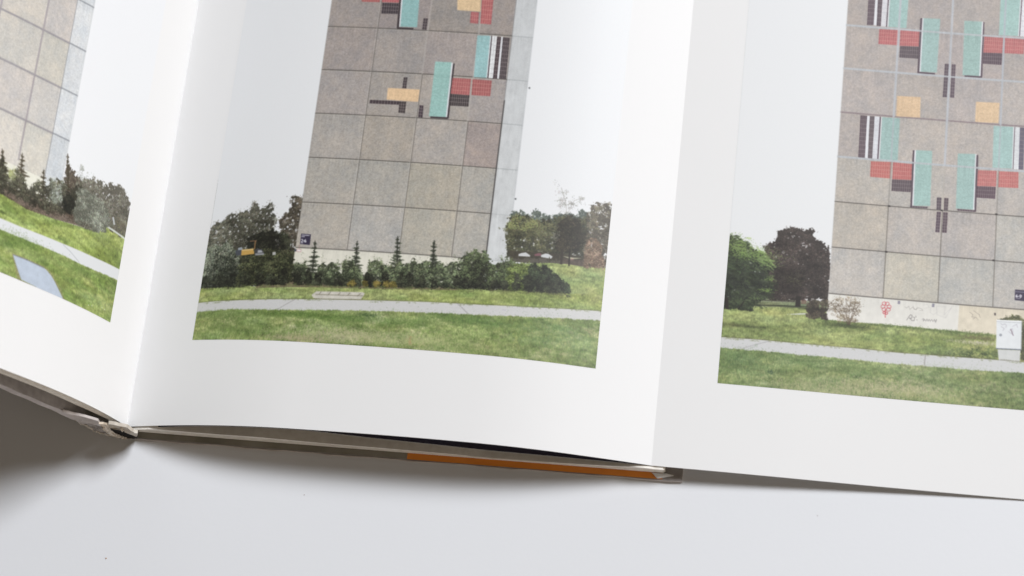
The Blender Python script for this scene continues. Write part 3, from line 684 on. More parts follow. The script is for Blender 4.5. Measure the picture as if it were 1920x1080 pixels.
CR.line([(2.88, 7.1), (2.86, 7.65), (2.76, 8.3)], 0.14, (42, 34, 28), 0.95)
CR.line([(2.91, 7.58), (3.36, 7.88), (3.58, 8.24)], 0.06, (38, 34, 28), 0.9)
CR.foliage([(3.61, 7.8), (3.92, 7.93), (4.04, 7.63), (3.95, 7.57), (3.79, 7.71)], (36, 40, 30), (60, 70, 48), size=1.5, fuzz=1.4)
CR.line([(4.14, 8.0), (4.11, 8.42)], 0.04, (80, 84, 60), 0.8)
# tower
rx_ = [7.4362 + k * 2.5099 for k in range(5)]
ry_ = [9.0059 + k * 2.2993 for k in range(0, 10)]
def palR(i, j, r):
    t = min(j / 7.0, 1.1)
    c = np.array([187, 182, 174.]) * (1 - t) + np.array([166, 155, 151.]) * t
    tint = {(1, 0): (4, 2, -6), (2, 0): (-2, 1, 4), (0, 0): (-2, 0, 2), (2, 1): (-8, -9, -9), (1, 1): (-3, -4, -6), (0, 1): (0, -2, -8), (3, 1): (-4, 0, 2), (0, 2): (2, 1, -2), (3, 0): (-6, -5, -4)}.get((i, j), (0, 0, 0))
    return c + np.array(tint) * 0.7 + r.normal(0, 1.5) + r.normal(0, 0.7, 3)
CR.facade(rx_, ry_, palR, 6, 0.085)
CR.poly([(rx_[0] - .01, ry_[0]), (rx_[-1], ry_[0]), (rx_[-1], ry_[0] - 1.3), (rx_[0] - .05, ry_[0] - 1.3)], (224, 222, 214), 1, 0.03, 10)
CR.poly([(13.45, 9.01), (18.08, 9.0), (18.03, 7.6), (13.42, 7.65)], (220, 210, 188), 1, 0.05, 12)
for j, v in enumerate(ry_):
    if j <= 2: CR.line([(rx_[0], v), (rx_[-1], v)], 0.05, (92, 86, 80), 0.85)
    elif j == 4: CR.line([(rx_[0], v), (rx_[-1], v)], 0.085, (134, 118, 122), 0.8)
    else: CR.line([(rx_[0], v), (rx_[-1], v)], 0.105, (178, 182, 188), 0.95)
CR.line([(rx_[0], ry_[0] - 1.3), (rx_[0], 29)], 0.03, (196, 194, 192), 0.6)

TURQ = (154, 186, 180)
R2 = (182, 98, 98)
D2 = (82, 66, 76)
def strips(pts):
    pass
CR.mosaic([(8.4, 25.1), (8.73, 25.1), (8.73, 22.92), (8.41, 22.9)], D2, JD, 4, 10)
CR.poly([(8.73, 25.1), (8.85, 25.11), (8.87, 22.9), (8.73, 22.91)], WHT)
CR.mosaic([(8.85, 25.11), (9.07, 25.12), (9.08, 22.89), (8.87, 22.89)], D2, JD, 2, 10)
CR.mosaic([(9.07, 25.11), (9.34, 25.11), (9.33, 22.89), (9.08, 22.88)], WHT, (186, 190, 194), 3, 9)
CR.poly([(9.34, 25.13), (9.39, 25.13), (9.38, 22.88), (9.32, 22.88)], D2)
CR.poly([(9.39, 25.13), (9.44, 25.14), (9.44, 22.88), (9.38, 22.88)], WHT)
CR.mosaic([(9.44, 25.14), (10.33, 25.16), (10.3, 22.89), (9.44, 22.88)], TURQ, JT, 0, 9, 0.3)
CR.mosaic([(9.01, 22.73), (9.99, 22.76), (9.97, 21.95), (9.01, 21.93)], R2, JR, 9, 4)
CR.mosaic([(10.02, 22.76), (10.95, 22.78), (10.95, 21.97), (10.03, 21.93)], R2, JR, 9, 4)
CR.mosaic([(10.05, 21.92), (10.94, 21.95), (10.94, 21.32), (10.05, 21.31)], D2, JD, 9, 3)
CR.mosaic([(11.09, 23.5), (11.89, 23.52), (11.86, 20.67), (11.08, 20.65)], TURQ, JT, 0, 12, 0.3)
CR.poly([(11.03, 23.49), (11.09, 23.5), (11.09, 20.64), (11.01, 20.64)], WHT)
CR.poly([(10.94, 23.48), (11.03, 23.49), (11.03, 20.63), (10.94, 20.63)], D2)
CR.poly([(10.94, 20.64), (11.77, 20.64), (11.78, 20.56), (10.94, 20.56)], D2)
CR.mosaic([(13.04, 23.52), (13.88, 23.54), (13.88, 20.64), (13.08, 20.63)], TURQ, JT, 0, 12, 0.3)
CR.poly([(13.88, 23.54), (13.94, 23.54), (13.94, 20.64), (13.87, 20.64)], WHT)
CR.poly([(13.94, 23.52), (14.0, 23.52), (14.01, 20.6), (13.93, 20.6)], D2)
CR.poly([(13.18, 20.64), (13.99, 20.65), (14.0, 20.57), (13.18, 20.56)], D2)
CR.mosaic([(14.03, 22.77), (14.92, 22.77), (14.9, 21.94), (14.01, 21.9)], R2, JR, 9, 4)
CR.mosaic([(14.01, 21.9), (14.9, 21.93), (14.89, 21.32), (14.01, 21.32)], D2, JD, 9, 3)
CR.mosaic([(15.0, 22.78), (15.93, 22.78), (15.91, 21.97), (14.99, 21.95)], R2, JR, 9, 4)
CR.mosaic([(12.22, 21.17), (12.41, 21.17), (12.39, 19.41), (12.2, 19.41)], D2, JD, 2, 10)
CR.mosaic([(12.55, 21.17), (12.73, 21.17), (12.73, 19.42), (12.55, 19.42)], D2, JD, 2, 10)
TURQ = TURQ
CR.mosaic([(10.05, 19.29), (11.16, 19.32), (11.19, 18.25), (10.06, 18.22)], (218, 188, 148), (228, 204, 170), 7, 6, 0.25)
CR.mosaic([(13.77, 19.3), (14.88, 19.33), (14.87, 18.27), (13.77, 18.25)], (218, 188, 148), (228, 204, 170), 7, 6, 0.25)
CR.mosaic([(14.72, 25.34), (15.66, 25.36), (15.62, 22.9), (14.71, 22.88)], TURQ, JT, 0, 10, 0.3)
CR.poly([(15.66, 25.36), (15.71, 25.36), (15.67, 22.9), (15.62, 22.9)], WHT)
CR.poly([(15.71, 25.36), (15.76, 25.36), (15.71, 22.9), (15.67, 22.9)], D2)
CR.mosaic([(15.76, 25.36), (16.04, 25.35), (15.97, 22.89), (15.71, 22.9)], WHT, (186, 190, 194), 3, 9)
CR.mosaic([(8.38, 18.12), (8.69, 18.12), (8.71, 15.94), (8.4, 15.94)], D2, JD, 4, 10)
CR.poly([(8.69, 18.12), (8.82, 18.12), (8.85, 15.94), (8.71, 15.94)], WHT)
CR.mosaic([(8.82, 18.12), (9.05, 18.13), (9.05, 15.94), (8.85, 15.94)], D2, JD, 3, 10)
CR.mosaic([(9.05, 18.13), (9.29, 18.13), (9.3, 15.95), (9.06, 15.94)], WHT, (196, 198, 200), 3, 9)
CR.poly([(9.29, 18.13), (9.35, 18.13), (9.35, 15.94), (9.29, 15.95)], D2)
CR.poly([(9.35, 18.13), (9.4, 18.13), (9.4, 15.94), (9.35, 15.94)], WHT)
CR.mosaic([(9.4, 18.12), (10.24, 18.14), (10.25, 15.95), (9.4, 15.93)], TURQ, JT, 0, 9, 0.3)
CR.mosaic([(9.0, 15.8), (9.97, 15.85), (9.96, 15.01), (9.01, 15.01)], (190, 104, 96), JR, 9, 4)
CR.mosaic([(10.04, 15.85), (10.93, 15.83), (10.94, 15.02), (10.05, 14.98)], (188, 98, 96), JR, 9, 4)
CR.mosaic([(10.04, 14.97), (10.96, 15.0), (10.94, 14.4), (10.04, 14.38)], D2, JD, 9, 3)
CR.mosaic([(11.08, 16.56), (11.84, 16.59), (11.88, 13.78), (11.1, 13.73)], TURQ, JT, 0, 12, 0.3)
CR.poly([(11.01, 16.55), (11.08, 16.56), (11.1, 13.73), (11.03, 13.73)], WHT)
CR.poly([(10.93, 16.54), (11.01, 16.55), (11.04, 13.67), (10.96, 13.67)], D2)
CR.mosaic([(10.95, 13.71), (11.76, 13.73), (11.76, 13.65), (10.95, 13.63)], D2, JD, 7, 1)
CR.mosaic([(13.04, 16.56), (13.86, 16.6), (13.87, 13.77), (13.07, 13.76)], TURQ, JT, 0, 12, 0.3)
CR.poly([(13.86, 16.6), (13.91, 16.6), (13.93, 13.76), (13.87, 13.77)], WHT)
CR.poly([(13.91, 16.55), (14.0, 16.56), (14.01, 13.67), (13.93, 13.67)], D2)
CR.mosaic([(13.14, 13.75), (13.96, 13.75), (13.96, 13.66), (13.15, 13.66)], D2, JD, 7, 1)
CR.mosaic([(14.01, 15.79), (14.88, 15.82), (14.88, 15.02), (14.0, 14.98)], (186, 104, 102), JR, 9, 4)
CR.mosaic([(14.0, 14.97), (14.87, 15.0), (14.86, 14.4), (13.98, 14.39)], D2, JD, 9, 3)
CR.mosaic([(14.96, 15.81), (15.89, 15.84), (15.91, 15.03), (14.97, 15.0)], (186, 104, 102), JR, 9, 4)
CR.mosaic([(14.65, 18.12), (15.57, 18.13), (15.59, 15.99), (14.68, 15.97)], TURQ, JT, 0, 9, 0.3)
CR.poly([(15.57, 18.13), (15.62, 18.14), (15.62, 15.98), (15.58, 15.99)], WHT)
CR.poly([(15.62, 18.14), (15.66, 18.14), (15.66, 15.98), (15.62, 15.98)], D2)
CR.mosaic([(15.66, 18.14), (15.88, 18.13), (15.89, 15.98), (15.66, 15.98)], WHT, (196, 198, 200), 3, 9)
CR.mosaic([(15.88, 18.13), (16.09, 18.13), (16.1, 15.98), (15.89, 15.98)], (84, 78, 96), JD, 3, 10)
CR.mosaic([(12.17, 14.24), (12.38, 14.25), (12.38, 13.63), (12.18, 13.62)], D2, JD, 2, 4)
CR.mosaic([(12.51, 14.25), (12.71, 14.25), (12.7, 13.63), (12.52, 13.63)], D2, JD, 2, 4)
CR.mosaic([(12.2, 13.52), (12.39, 13.53), (12.37, 12.49), (12.18, 12.49)], D2, JD, 2, 7)
CR.mosaic([(12.5, 13.52), (12.71, 13.53), (12.7, 12.5), (12.49, 12.5)], D2, JD, 2, 7)
for i, u in enumerate(rx_[1:4]):
    for j in range(9):
        if j >= 3 and not (i == 0 and j == 3) and not (i == 2 and j == 3):
            CR.line([(u, ry_[j]), (u, ry_[j + 1])], 0.10 if i != 2 else 0.085, (180, 184, 190) if i != 2 else (174, 180, 188), 0.9)
        elif j == 3: CR.line([(u, ry_[j]), (u, ry_[j + 1])], 0.07, (172, 176, 182), 0.7)
        elif j == 2: CR.line([(u, ry_[j]), (u, ry_[j + 1])], 0.05, (176, 170, 160) if i == 1 else (140, 134, 126), 0.8)
        else: CR.line([(u, ry_[j]), (u, ry_[j + 1])], 0.045, (116, 110, 102), 0.85)
for j in (3, 5, 6): CR.line([(rx_[0], ry_[j]), (rx_[-1], ry_[j])], 0.09, (182, 186, 190), 0.85)
for q in ([(9.98, 13.61)] + [(14.95, 13.63)] + [(9.97, 11.31)] + [(14.91, 11.32)] + [(12.42, 13.61)]):
    CR.poly([(q[0] - .06, q[1] + .04), (q[0] + .06, q[1] + .03), (q[0] + .05, q[1] - .05), (q[0] - .05, q[1] - .04)], (44, 38, 36), 0.9)
CR.streaks(rx_[0], rx_[-1], ry_, ry_[0], 29, 0.05)
CR.streaks(rx_[0], rx_[-1], [ry_[0]], ry_[0] - 1.3, ry_[0] - 0.05, 0.03)
CR.poly([(15.95, 9.96), (16.72, 9.97), (16.69, 9.41), (15.95, 9.44)], (58, 50, 74), 1)
CR.line([(15.97, 9.86), (16.72, 9.86)], 0.035, (200, 200, 214), 0.6)
for g in ([(16.05, 9.72), (16.01, 9.68), (16.0, 9.61), (16.05, 9.6), (16.07, 9.64), (16.01, 9.65)], [(16.1, 9.64), (16.14, 9.64)], [(16.2, 9.62), (16.17, 9.67), (16.2, 9.72), (16.25, 9.69), (16.24, 9.63), (16.19, 9.57)]):
    CR.line(g, 0.036, LW, 0.95)
CR.line([(16.0, 9.55), (16.18, 9.54)], 0.028, LW, 0.7)
# small vents, graffiti
CR.mosaic([(10.64, 8.94), (10.74, 8.93), (10.74, 8.79), (10.63, 8.79)], (112, 108, 128), (160, 158, 170), 2, 3)
CR.mosaic([(12.21, 8.94), (12.31, 8.94), (12.3, 8.78), (12.2, 8.78)], (112, 108, 128), (160, 158, 170), 2, 3)
RP = (200, 60, 70)
def ring(cx, cy, r, a0=0, a1=360, ex=1.0, n=12):
    return [pr((cx + math.cos(math.radians(a0 + (a1 - a0) * k / n)) * r * ex, cy + math.sin(math.radians(a0 + (a1 - a0) * k / n)) * r)) for k in range(n + 1)]
for cx_, cy_ in ((1658, 569), (1663.5, 569.5), (1667, 575), (1665.6, 580), (1657.6, 580), (1655.6, 574.6)):
    CR.line(ring(cx_, cy_, 3.3, ex=1.15), 0.026, RP, 0.75)
CR.line([(10.08, 8.46), (10.1, 8.07)], 0.035, RP, 0.85)
CR.line(ring(1657.6, 586, 2.2), 0.03, RP, 0.85); CR.line(ring(1662, 587, 2.2), 0.03, RP, 0.85)
INK = (96, 90, 90)
for g in ([(1696, 575), (1700, 577), (1704, 574), (1706, 580), (1711, 576), (1716, 580), (1722, 577), (1728, 579), (1730, 582), (1724, 582)],
          [(1712, 574), (1714, 580), (1718, 581), (1720, 575)], ):
    CR.line([pr(p) for p in g], 0.022, INK, 0.35)
for g in ([(1700, 600), (1704, 594), (1707, 590), (1710, 591), (1709, 597), (1705, 596), (1710, 601), (1714, 601), (1715, 595), (1711, 594)], [(1717, 592), (1717.6, 595)], [(1719, 599), (1719.4, 600.4)]):
    CR.line([pr(p) for p in g], 0.026, (96, 90, 90), 0.7)
g = [(1729, 599), (1731, 597.4), (1732.4, 598), (1731, 602), (1734, 599), (1736, 602), (1738, 598), (1740, 602), (1742, 598.6), (1744, 602), (1747, 599), (1749, 602.6), (1752, 599), (1753, 603), (1756, 599), (1754, 605)]
CR.line([pr(p) for p in g], 0.024, (104, 98, 100), 0.6)
for g in ([(1756, 574), (1757, 590), (1773, 596), (1785, 574)], [(1757, 574), (1772, 575), (1770, 590), (1784, 577)], [(1745, 576), (1744, 586), (1750, 590), (1756, 586)], [(1731, 572), (1738, 570), (1742, 576), (1734, 578)]):
    CR.line([pr(p) for p in g], 0.02, (166, 162, 166), 0.4)
for g in ([(1818, 585), (1824, 590), (1822, 594), (1830, 595), (1834, 600)], [(1825, 582), (1836, 590), (1838, 596)], [(1824, 598), (1828, 596)]):
    CR.line([pr(p) for p in g], 0.026, (140, 130, 122), 0.6)
CR.line([(15.08, 8.72), (15.09, 8.64)], 0.07, (60, 54, 56), 0.9)
# wall foot
CR.fill([(6.2, 7.78), (7.31, 7.65), (8.66, 7.65), (9.88, 7.7), (11.1, 7.71), (12.32, 7.68), (13.53, 7.68), (14.75, 7.69), (15.23, 7.65), (17.16, 7.63)], 4.1665, lawnR, 1.2)
foot = [(7.34, 7.65), (8.66, 7.62), (9.88, 7.69), (11.1, 7.68), (12.32, 7.65), (13.54, 7.66), (15.04, 7.65)]
for k in range(len(foot) - 1):
    for f in np.linspace(0, 1, 7)[:-1]:
        p = (foot[k][0] * (1 - f) + foot[k + 1][0] * f, foot[k][1] * (1 - f) + foot[k + 1][1] * f)
        patch(CR, (p[0], p[1] + hr.uniform(-.02, .03)), .12, .045, (88, 108, 58), 26, .5, 1.4)
patch(CR, pr((1585, 610)), .7, .06, (82, 96, 52), 400, .5)
patch(CR, pr((1520, 612)), .8, .1, (104, 124, 62), 350, .3)
for (x_, y_, ru, rv, c, n, a) in ((1838, 634, .6, .05, (112, 100, 70), 200, .5), (1835, 643, .7, .05, (200, 192, 172), 300, .55), (1822, 652, .5, .05, (192, 190, 120), 220, .5), (1720, 636, 1.4, .18, (156, 172, 84), 700, .3), (1470, 632, 1.4, .12, (130, 146, 76), 500, .3), (1600, 640, 1.8, .1, (168, 182, 104), 600, .3)):
    patch(CR, pr((x_, y_)), ru, rv, c, n, a)
CR.foliage([(12.01, 6.46), (12.61, 6.72), (13.57, 6.86), (14.77, 7.01), (15.26, 7.0), (15.28, 6.44), (14.56, 6.43), (13.11, 6.45)], (64, 80, 46), (124, 140, 90), size=1.5, fuzz=2, cell=6, toplight=0.2, base=False)
CR.foliage([(6.44, 7.8), (6.46, 8.33), (6.69, 8.56), (7.02, 8.7), (7.34, 8.73), (7.45, 8.21), (7.4, 7.74), (6.7, 7.67)], (56, 48, 38), (116, 106, 84), size=1.5, fuzz=2.2, cell=6)
CR.foliage([(7.46, 8.06), (7.38, 8.57), (7.61, 8.81), (7.99, 8.95), (8.48, 8.97), (8.88, 8.88), (9.05, 8.52), (8.93, 8.04), (8.61, 7.65), (8.32, 7.57), (7.92, 7.68)], (92, 76, 58), (154, 136, 108), size=1.3, dens=0.62, fuzz=3.4, cell=6, base=False, gap=0.08)
for k in range(7):
    CR.line([pr((1590 + hr.uniform(-3, 3), 609)), pr((1588 + (k - 3) * 6 + hr.uniform(-2, 2), 580)), pr((1586 + (k - 3) * 9, 560 + abs(k - 3) * 3))], 0.028, (84, 66, 52), 0.6)
CR.shade(pr((1585, 611)), 1.0, .10, .30)
CR.shade(pr((1385, 610)), 1.1, .09, .35)
CR.shade(pr((1500, 577)), 1.2, .05, .35)
# switch cabinet
CR.foliage([(15.11, 8.31), (15.25, 8.51), (15.68, 8.62), (16.21, 8.62), (16.53, 8.51), (17.02, 8.29), (17.08, 6.49), (16.29, 6.53), (16.22, 8.38)], (66, 68, 44), (128, 130, 88), size=1.5, fuzz=2.2, cell=7)
CR.poly([(15.17, 8.4), (16.31, 8.43), (16.33, 7.05), (15.19, 7.01)], (222, 226, 228), 1, 0.02, 9)
CR.poly([(15.16, 8.42), (16.32, 8.46), (16.32, 8.4), (15.17, 8.36)], (236, 238, 240), 1)
CR.line([(15.17, 8.33), (16.32, 8.36)], 0.025, (168, 172, 176), 0.8)
CR.poly([(15.27, 6.98), (16.3, 7.02), (16.29, 6.45), (15.34, 6.43)], (206, 208, 206), 1, 0.03, 8)
CR.poly([(15.19, 7.04), (16.33, 7.08), (16.33, 7.03), (15.19, 6.99)], (110, 116, 130), 1)
CR.shade(pr((1892, 679)), .75, .07, .30)
CR.line([(16.31, 8.42), (16.33, 7.05)], 0.03, (150, 156, 160), 0.8)
for g in ([(1876, 606), (1879, 609), (1884, 607), (1887, 610), (1886, 614)], [(1877, 612), (1883, 616), (1880, 620)], [(1893, 620), (1898, 616), (1899, 622), (1896, 626), (1891, 621)], [(1898, 612), (1906, 608), (1908, 614)]):
    CR.line([pr(p) for p in g], 0.024, (170, 164, 176), 0.75)
CR.line([(15.82, 8.01), (15.95, 7.71)], 0.035, (110, 84, 100), 0.85)
CR.line(ring(1876, 628, 1.7), 0.035, (130, 136, 146), 0.9)
# path and near lawn
CR.fill([(2.49, 6.41), (2.73, 6.41), (4.4, 6.44), (6.04, 6.43), (7.68, 6.44), (8.73, 6.45), (10.75, 6.42), (12.38, 6.44), (14.8, 6.47), (16.48, 6.47), (17.44, 6.47)], 4.1665, (205, 206, 206), 0.0)
CR.fill([(2.49, 6.44), (4.4, 6.47), (6.04, 6.46), (7.68, 6.47), (8.73, 6.48), (10.75, 6.45), (12.38, 6.47), (14.79, 6.5), (16.48, 6.49)], [(2.49, 6.41), (2.73, 6.41), (4.4, 6.44), (6.04, 6.43), (7.68, 6.44), (8.73, 6.45), (10.75, 6.42), (12.38, 6.44), (14.8, 6.47), (16.48, 6.47), (17.44, 6.47)], (92, 84, 54), 0.5, 0.5)
CR.a *= 1
for k in range(46):
    x_ = hr.uniform(1350, 1925); e_ = np.interp(x_, [1350, 1557, 1683, 1920], [632, 649.5, 661, 679.5])
    patch(CR, pr((x_, e_ + hr.uniform(0.3, 1.8))), hr.uniform(.02, .09), .02, (132, 140, 96), 14, .45, 1.1)
    patch(CR, pr((x_, e_ + hr.uniform(3, 19))), hr.uniform(.1, .5), .03, (194, 193, 190), 16, .2, 1.3)
CR.line([(4.87, 6.41), (4.34, 6.22), (3.51, 5.88)], 0.035, (158, 156, 158), 0.65)
CR.line([(12.02, 6.41), (11.99, 5.91)], 0.045, (150, 142, 140), 0.75)
nearR = [(2.53, 5.84), (2.7, 5.85), (3.88, 5.88), (4.86, 5.88), (5.84, 5.87), (7.3, 5.88), (8.77, 5.87), (10.78, 5.84), (12.89, 5.88), (14.41, 5.86), (16.5, 5.93), (17.46, 5.93)]
CR.fill(nearR, 4.1665 - 0.1, CR.grass([(104, 124, 72), (152, 164, 106)], 43, (190, 186, 142), 0.75), 1.1)
SPOTR = ((1400, 680, 1.0, .35, (88, 120, 76), 900, .3), (1560, 730, 2.0, .25, (190, 186, 140), 1800, .4), (1680, 728, 1.8, .25, (198, 188, 150), 1800, .42), (1800, 705, 1.8, .3, (116, 140, 78), 900, .25), (1480, 672, 1.6, .12, (84, 112, 62), 700, .3), (1760, 745, 2, .15, (174, 178, 108), 600, .3), (1445, 698, .1, .08, (52, 78, 56), 40, .4), (1600, 690, 2.2, .14, (98, 124, 66), 700, .25))
for (x_, y_, ru, rv, c, n, a) in SPOTR:
    patch(CR, pr((x_, y_)), ru, rv, c, n, a)
CR.blades(nearR, [(t[0], 4.1665) for t in nearR], 9000, [(104, 130, 66), (140, 158, 90), (84, 110, 60), (176, 178, 122), (120, 146, 84)], (3, 8), 0.42)
for (x_, y_, ru, rv, c, n, a) in SPOTR:
    patch(CR, pr((x_, y_)), ru * .8, rv * .8, c, int(n * .8), a * .8, 1.1, 1.6)
CR.finish(0.02)

# ======== left print (its u runs leftwards from the gutter, so the canvas is mirrored in pl())
CL = Canvas(-22.0, 4.1665, -2.8244, 29.0, 13)
CL.sky((229, 231, 234), (230, 232, 234))
lawnL = CL.grass([(118, 136, 66), (152, 168, 94)], 51, (176, 184, 120), 0.25)
CL.fill([(-10.56, 7.65), (-9.01, 7.51), (-7.46, 7.57), (-5.86, 7.78), (-4.61, 7.96), (-4.35, 9.02), (-1.95, 9.43)], 4.1665, lawnL, 0.4)
# trees to the right of the tower
CL.foliage([(-6.98, 8.01), (-7.25, 9.75), (-7.23, 10.39), (-7.04, 10.41), (-6.75, 10.16), (-6.56, 9.91), (-6.36, 9.94), (-6.31, 9.72), (-5.89, 7.9)], (74, 64, 54), (126, 114, 98), size=1.6, fuzz=2.2, cell=8)
CL.foliage([(-6.45, 10.01), (-6.56, 10.5), (-6.68, 10.72), (-6.5, 10.84), (-6.26, 10.67), (-6.2, 11.13), (-6.05, 11.08), (-6.0, 10.56), (-5.88, 10.23), (-6.0, 9.84), (-6.31, 9.72)], (112, 114, 104), (160, 164, 154), size=1.4, dens=0.7, fuzz=2.4, base=False, gap=0.12)
CL.foliage([(-6.62, 9.6), (-6.38, 9.99), (-5.73, 10.19), (-5.56, 10.36), (-5.32, 10.25), (-5.08, 10.45), (-4.82, 10.31), (-4.42, 10.5), (-3.98, 10.62), (-3.49, 10.55), (-3.1, 10.33), (-2.69, 10.09), (-2.56, 8.38), (-4.57, 8.4), (-6.26, 8.02)], (84, 80, 68), (146, 144, 128), size=1.6, fuzz=2.6, cell=9)
CL.line([(-3.88, 8.99), (-3.73, 8.73)], 0.12, (200, 206, 210), 0.8)
CL.foliage([(-3.76, 9.12), (-3.32, 9.29), (-2.84, 9.08), (-2.86, 8.53), (-3.53, 8.54)], (70, 60, 50), (120, 112, 92), size=1.5, fuzz=2, base=False, dens=0.8)
CL.line([(-4.2, 8.44), (-3.65, 8.41), (-3.07, 8.37), (-2.72, 8.34)], 0.09, (206, 212, 206), 0.95)
# tower
LS = 0.9875
lx_ = [-(7.3739 + LS * q) for q in (1.0049 + 1.595 + 3 * 2.4736, 1.0049 + 1.595 + 2 * 2.4736, 1.0049 + 1.595 + 2.4736, 1.0049 + 1.595, 1.0049, 0)]
ly_ = [11.4268 + (k - 1) * 2.3001 * LS for k in range(0, 10)]
def palL(i, j, r):
    if i == 4: return np.array([206, 210, 213.]) + r.normal(0, 1.6)
    t = min(j / 6.0, 1)
    return np.array([205, 201, 194.]) * (1 - t) + np.array([188, 180, 174.]) * t + r.normal(0, 2.4) + r.normal(0, 1.6, 3)
CL.facade(lx_, ly_, palL, 8, 0.07)
CL.poly([(lx_[0], ly_[0] + .02), (lx_[4], ly_[0] + .02), (lx_[4], ly_[0] - 1.2), (lx_[0], ly_[0] - 1.2)], (226, 225, 210), 1, 0.03, 9)
CL.poly([(lx_[4], ly_[0] + .3), (lx_[5], ly_[0] + .3), (lx_[5], ly_[0] - .8), (lx_[4], ly_[0] - .8)], (210, 214, 216), 1, 0.03, 9)
for v in ly_[1:]:
    CL.line([(lx_[0], v), (lx_[4], v)], 0.10, (152, 148, 152), 0.85)
    CL.line([(lx_[4], v + .02), (lx_[5], v + .02)], 0.075, (142, 146, 152), 0.85)
for i in (1, 2, 3): CL.line([(lx_[i], ly_[0] + .35), (lx_[i], 29)], 0.10, (160, 152, 156), 0.8)
CL.line([(lx_[4], ly_[0]), (lx_[4], 29)], 0.04, (150, 150, 154), 0.9)
CL.line([(lx_[5], ly_[0]), (lx_[5], 29)], 0.025, (176, 178, 180), 0.6)
CL.streaks(lx_[0], lx_[5], ly_, ly_[0], 29, 0.035)
# shrubs along the foot
CL.poly([(-11.41, 7.43), (-10.56, 7.65), (-9.0, 7.46), (-7.46, 7.57), (-5.86, 7.8), (-4.61, 7.96), (-4.94, 8.39), (-6.98, 8.27), (-8.86, 8.21), (-10.65, 8.05), (-11.56, 8.09)], (108, 92, 78), 0.9, 0.25, 3)
LD, LL = (58, 58, 46), (138, 142, 116)
for b_, t_, w_, s_ in (([(-10.41, 8.01)], [(-10.9, 9.66)], .7, 1), ([(-9.5, 8.05)], [(-9.8, 9.88)], .7, 2), ([(-8.26, 8.31)], [(-8.49, 9.58)], .5, 3), ([(-6.93, 9.21)], [(-7.33, 10.83)], .15, 4)):
    CL.conifer(b_[0], t_[0], w_, (66, 58, 44), (112, 104, 84), s_ + 20)
for q in ([(-11.72, 7.51), (-11.72, 8.79), (-11.21, 9.2), (-10.73, 9.18), (-10.35, 8.55), (-10.27, 7.68), (-10.85, 7.59)], [(-10.3, 7.8), (-10.32, 8.43), (-10.11, 8.85), (-9.85, 9.05), (-9.51, 8.87), (-9.23, 8.46), (-9.04, 7.89), (-9.68, 7.72)], [(-9.13, 7.72), (-9.13, 8.29), (-8.93, 8.78), (-8.68, 9.04), (-8.32, 8.86), (-8.02, 8.61), (-7.85, 7.89), (-8.68, 7.68)], [(-7.98, 7.63), (-8.19, 8.55), (-8.08, 9.17), (-7.87, 9.4), (-7.57, 9.47), (-7.17, 9.38), (-6.77, 9.09), (-6.6, 8.36), (-7.15, 7.89)], [(-6.68, 8.12), (-6.84, 9.11), (-6.61, 9.52), (-6.32, 9.74), (-5.98, 9.45), (-5.94, 8.14)]):
    CL.foliage(q, (54, 52, 42), (128, 128, 104), size=1.4, fuzz=3.2, cell=7, toplight=0.45, gap=0.06, rag=1.4)
CL.foliage([(-10.32, 8.41), (-10.26, 8.95), (-10.0, 9.15), (-9.72, 9.0), (-9.75, 8.57), (-10.07, 8.4)], (150, 158, 96), (204, 210, 150), size=1.4, fuzz=2.2, dens=0.8, base=False)
CL.foliage([(-7.74, 8.25), (-7.99, 9.07), (-7.84, 9.52), (-7.52, 9.54), (-7.26, 9.22), (-7.13, 8.35)], (128, 136, 122), (190, 198, 186), size=1.3, fuzz=2.6, dens=0.7, base=False)
CL.foliage([(-6.26, 8.02), (-6.52, 8.84), (-6.31, 9.43), (-5.96, 9.67), (-5.52, 9.58), (-4.93, 9.54), (-4.33, 9.24), (-4.07, 8.81), (-4.28, 8.14), (-4.82, 7.88), (-5.86, 7.8)], (96, 98, 86), (178, 184, 166), size=1.5, fuzz=2.8, cell=8, toplight=0.5)
CL.foliage([(-7.01, 8.13), (-7.14, 8.68), (-6.89, 9.04), (-6.55, 9.01), (-6.36, 8.46), (-6.61, 8.1)], (34, 34, 28), (66, 66, 54), size=1.6, fuzz=1.6)
for q in ([(-9.9, 7.64)], [(-8.95, 7.48)], [(-7.53, 7.86)], [(-6.47, 7.94)], [(-5.54, 7.92)], [(-8.29, 7.73)]):
    patch(CL, q[0], .22, .12, (70, 60, 48), 120, .5)
CL.fill([(-11.44, 7.57), (-10.56, 7.62), (-8.99, 7.41), (-8.23, 7.46), (-7.45, 7.52), (-5.85, 7.73), (-4.6, 7.91), (-4.56, 7.88)] + [(-2.8244 - .001, pl((186, 440))[1] - 0.05)], 4.1665, lawnL, 0.8)
CL.fill([(-6.54, 6.35), (-4.61, 7.94), (-4.2, 8.41), (-2.72, 8.34), (-1.66, 8.46)], 4.1665, lawnL, 0.4, 0.0)
patch(CL, [(-4.39, 7.67)][0], .4, .2, (146, 158, 112), 300, .3)
patch(CL, [(-10.26, 6.84)][0], .12, .04, (70, 84, 44), 60, .6)
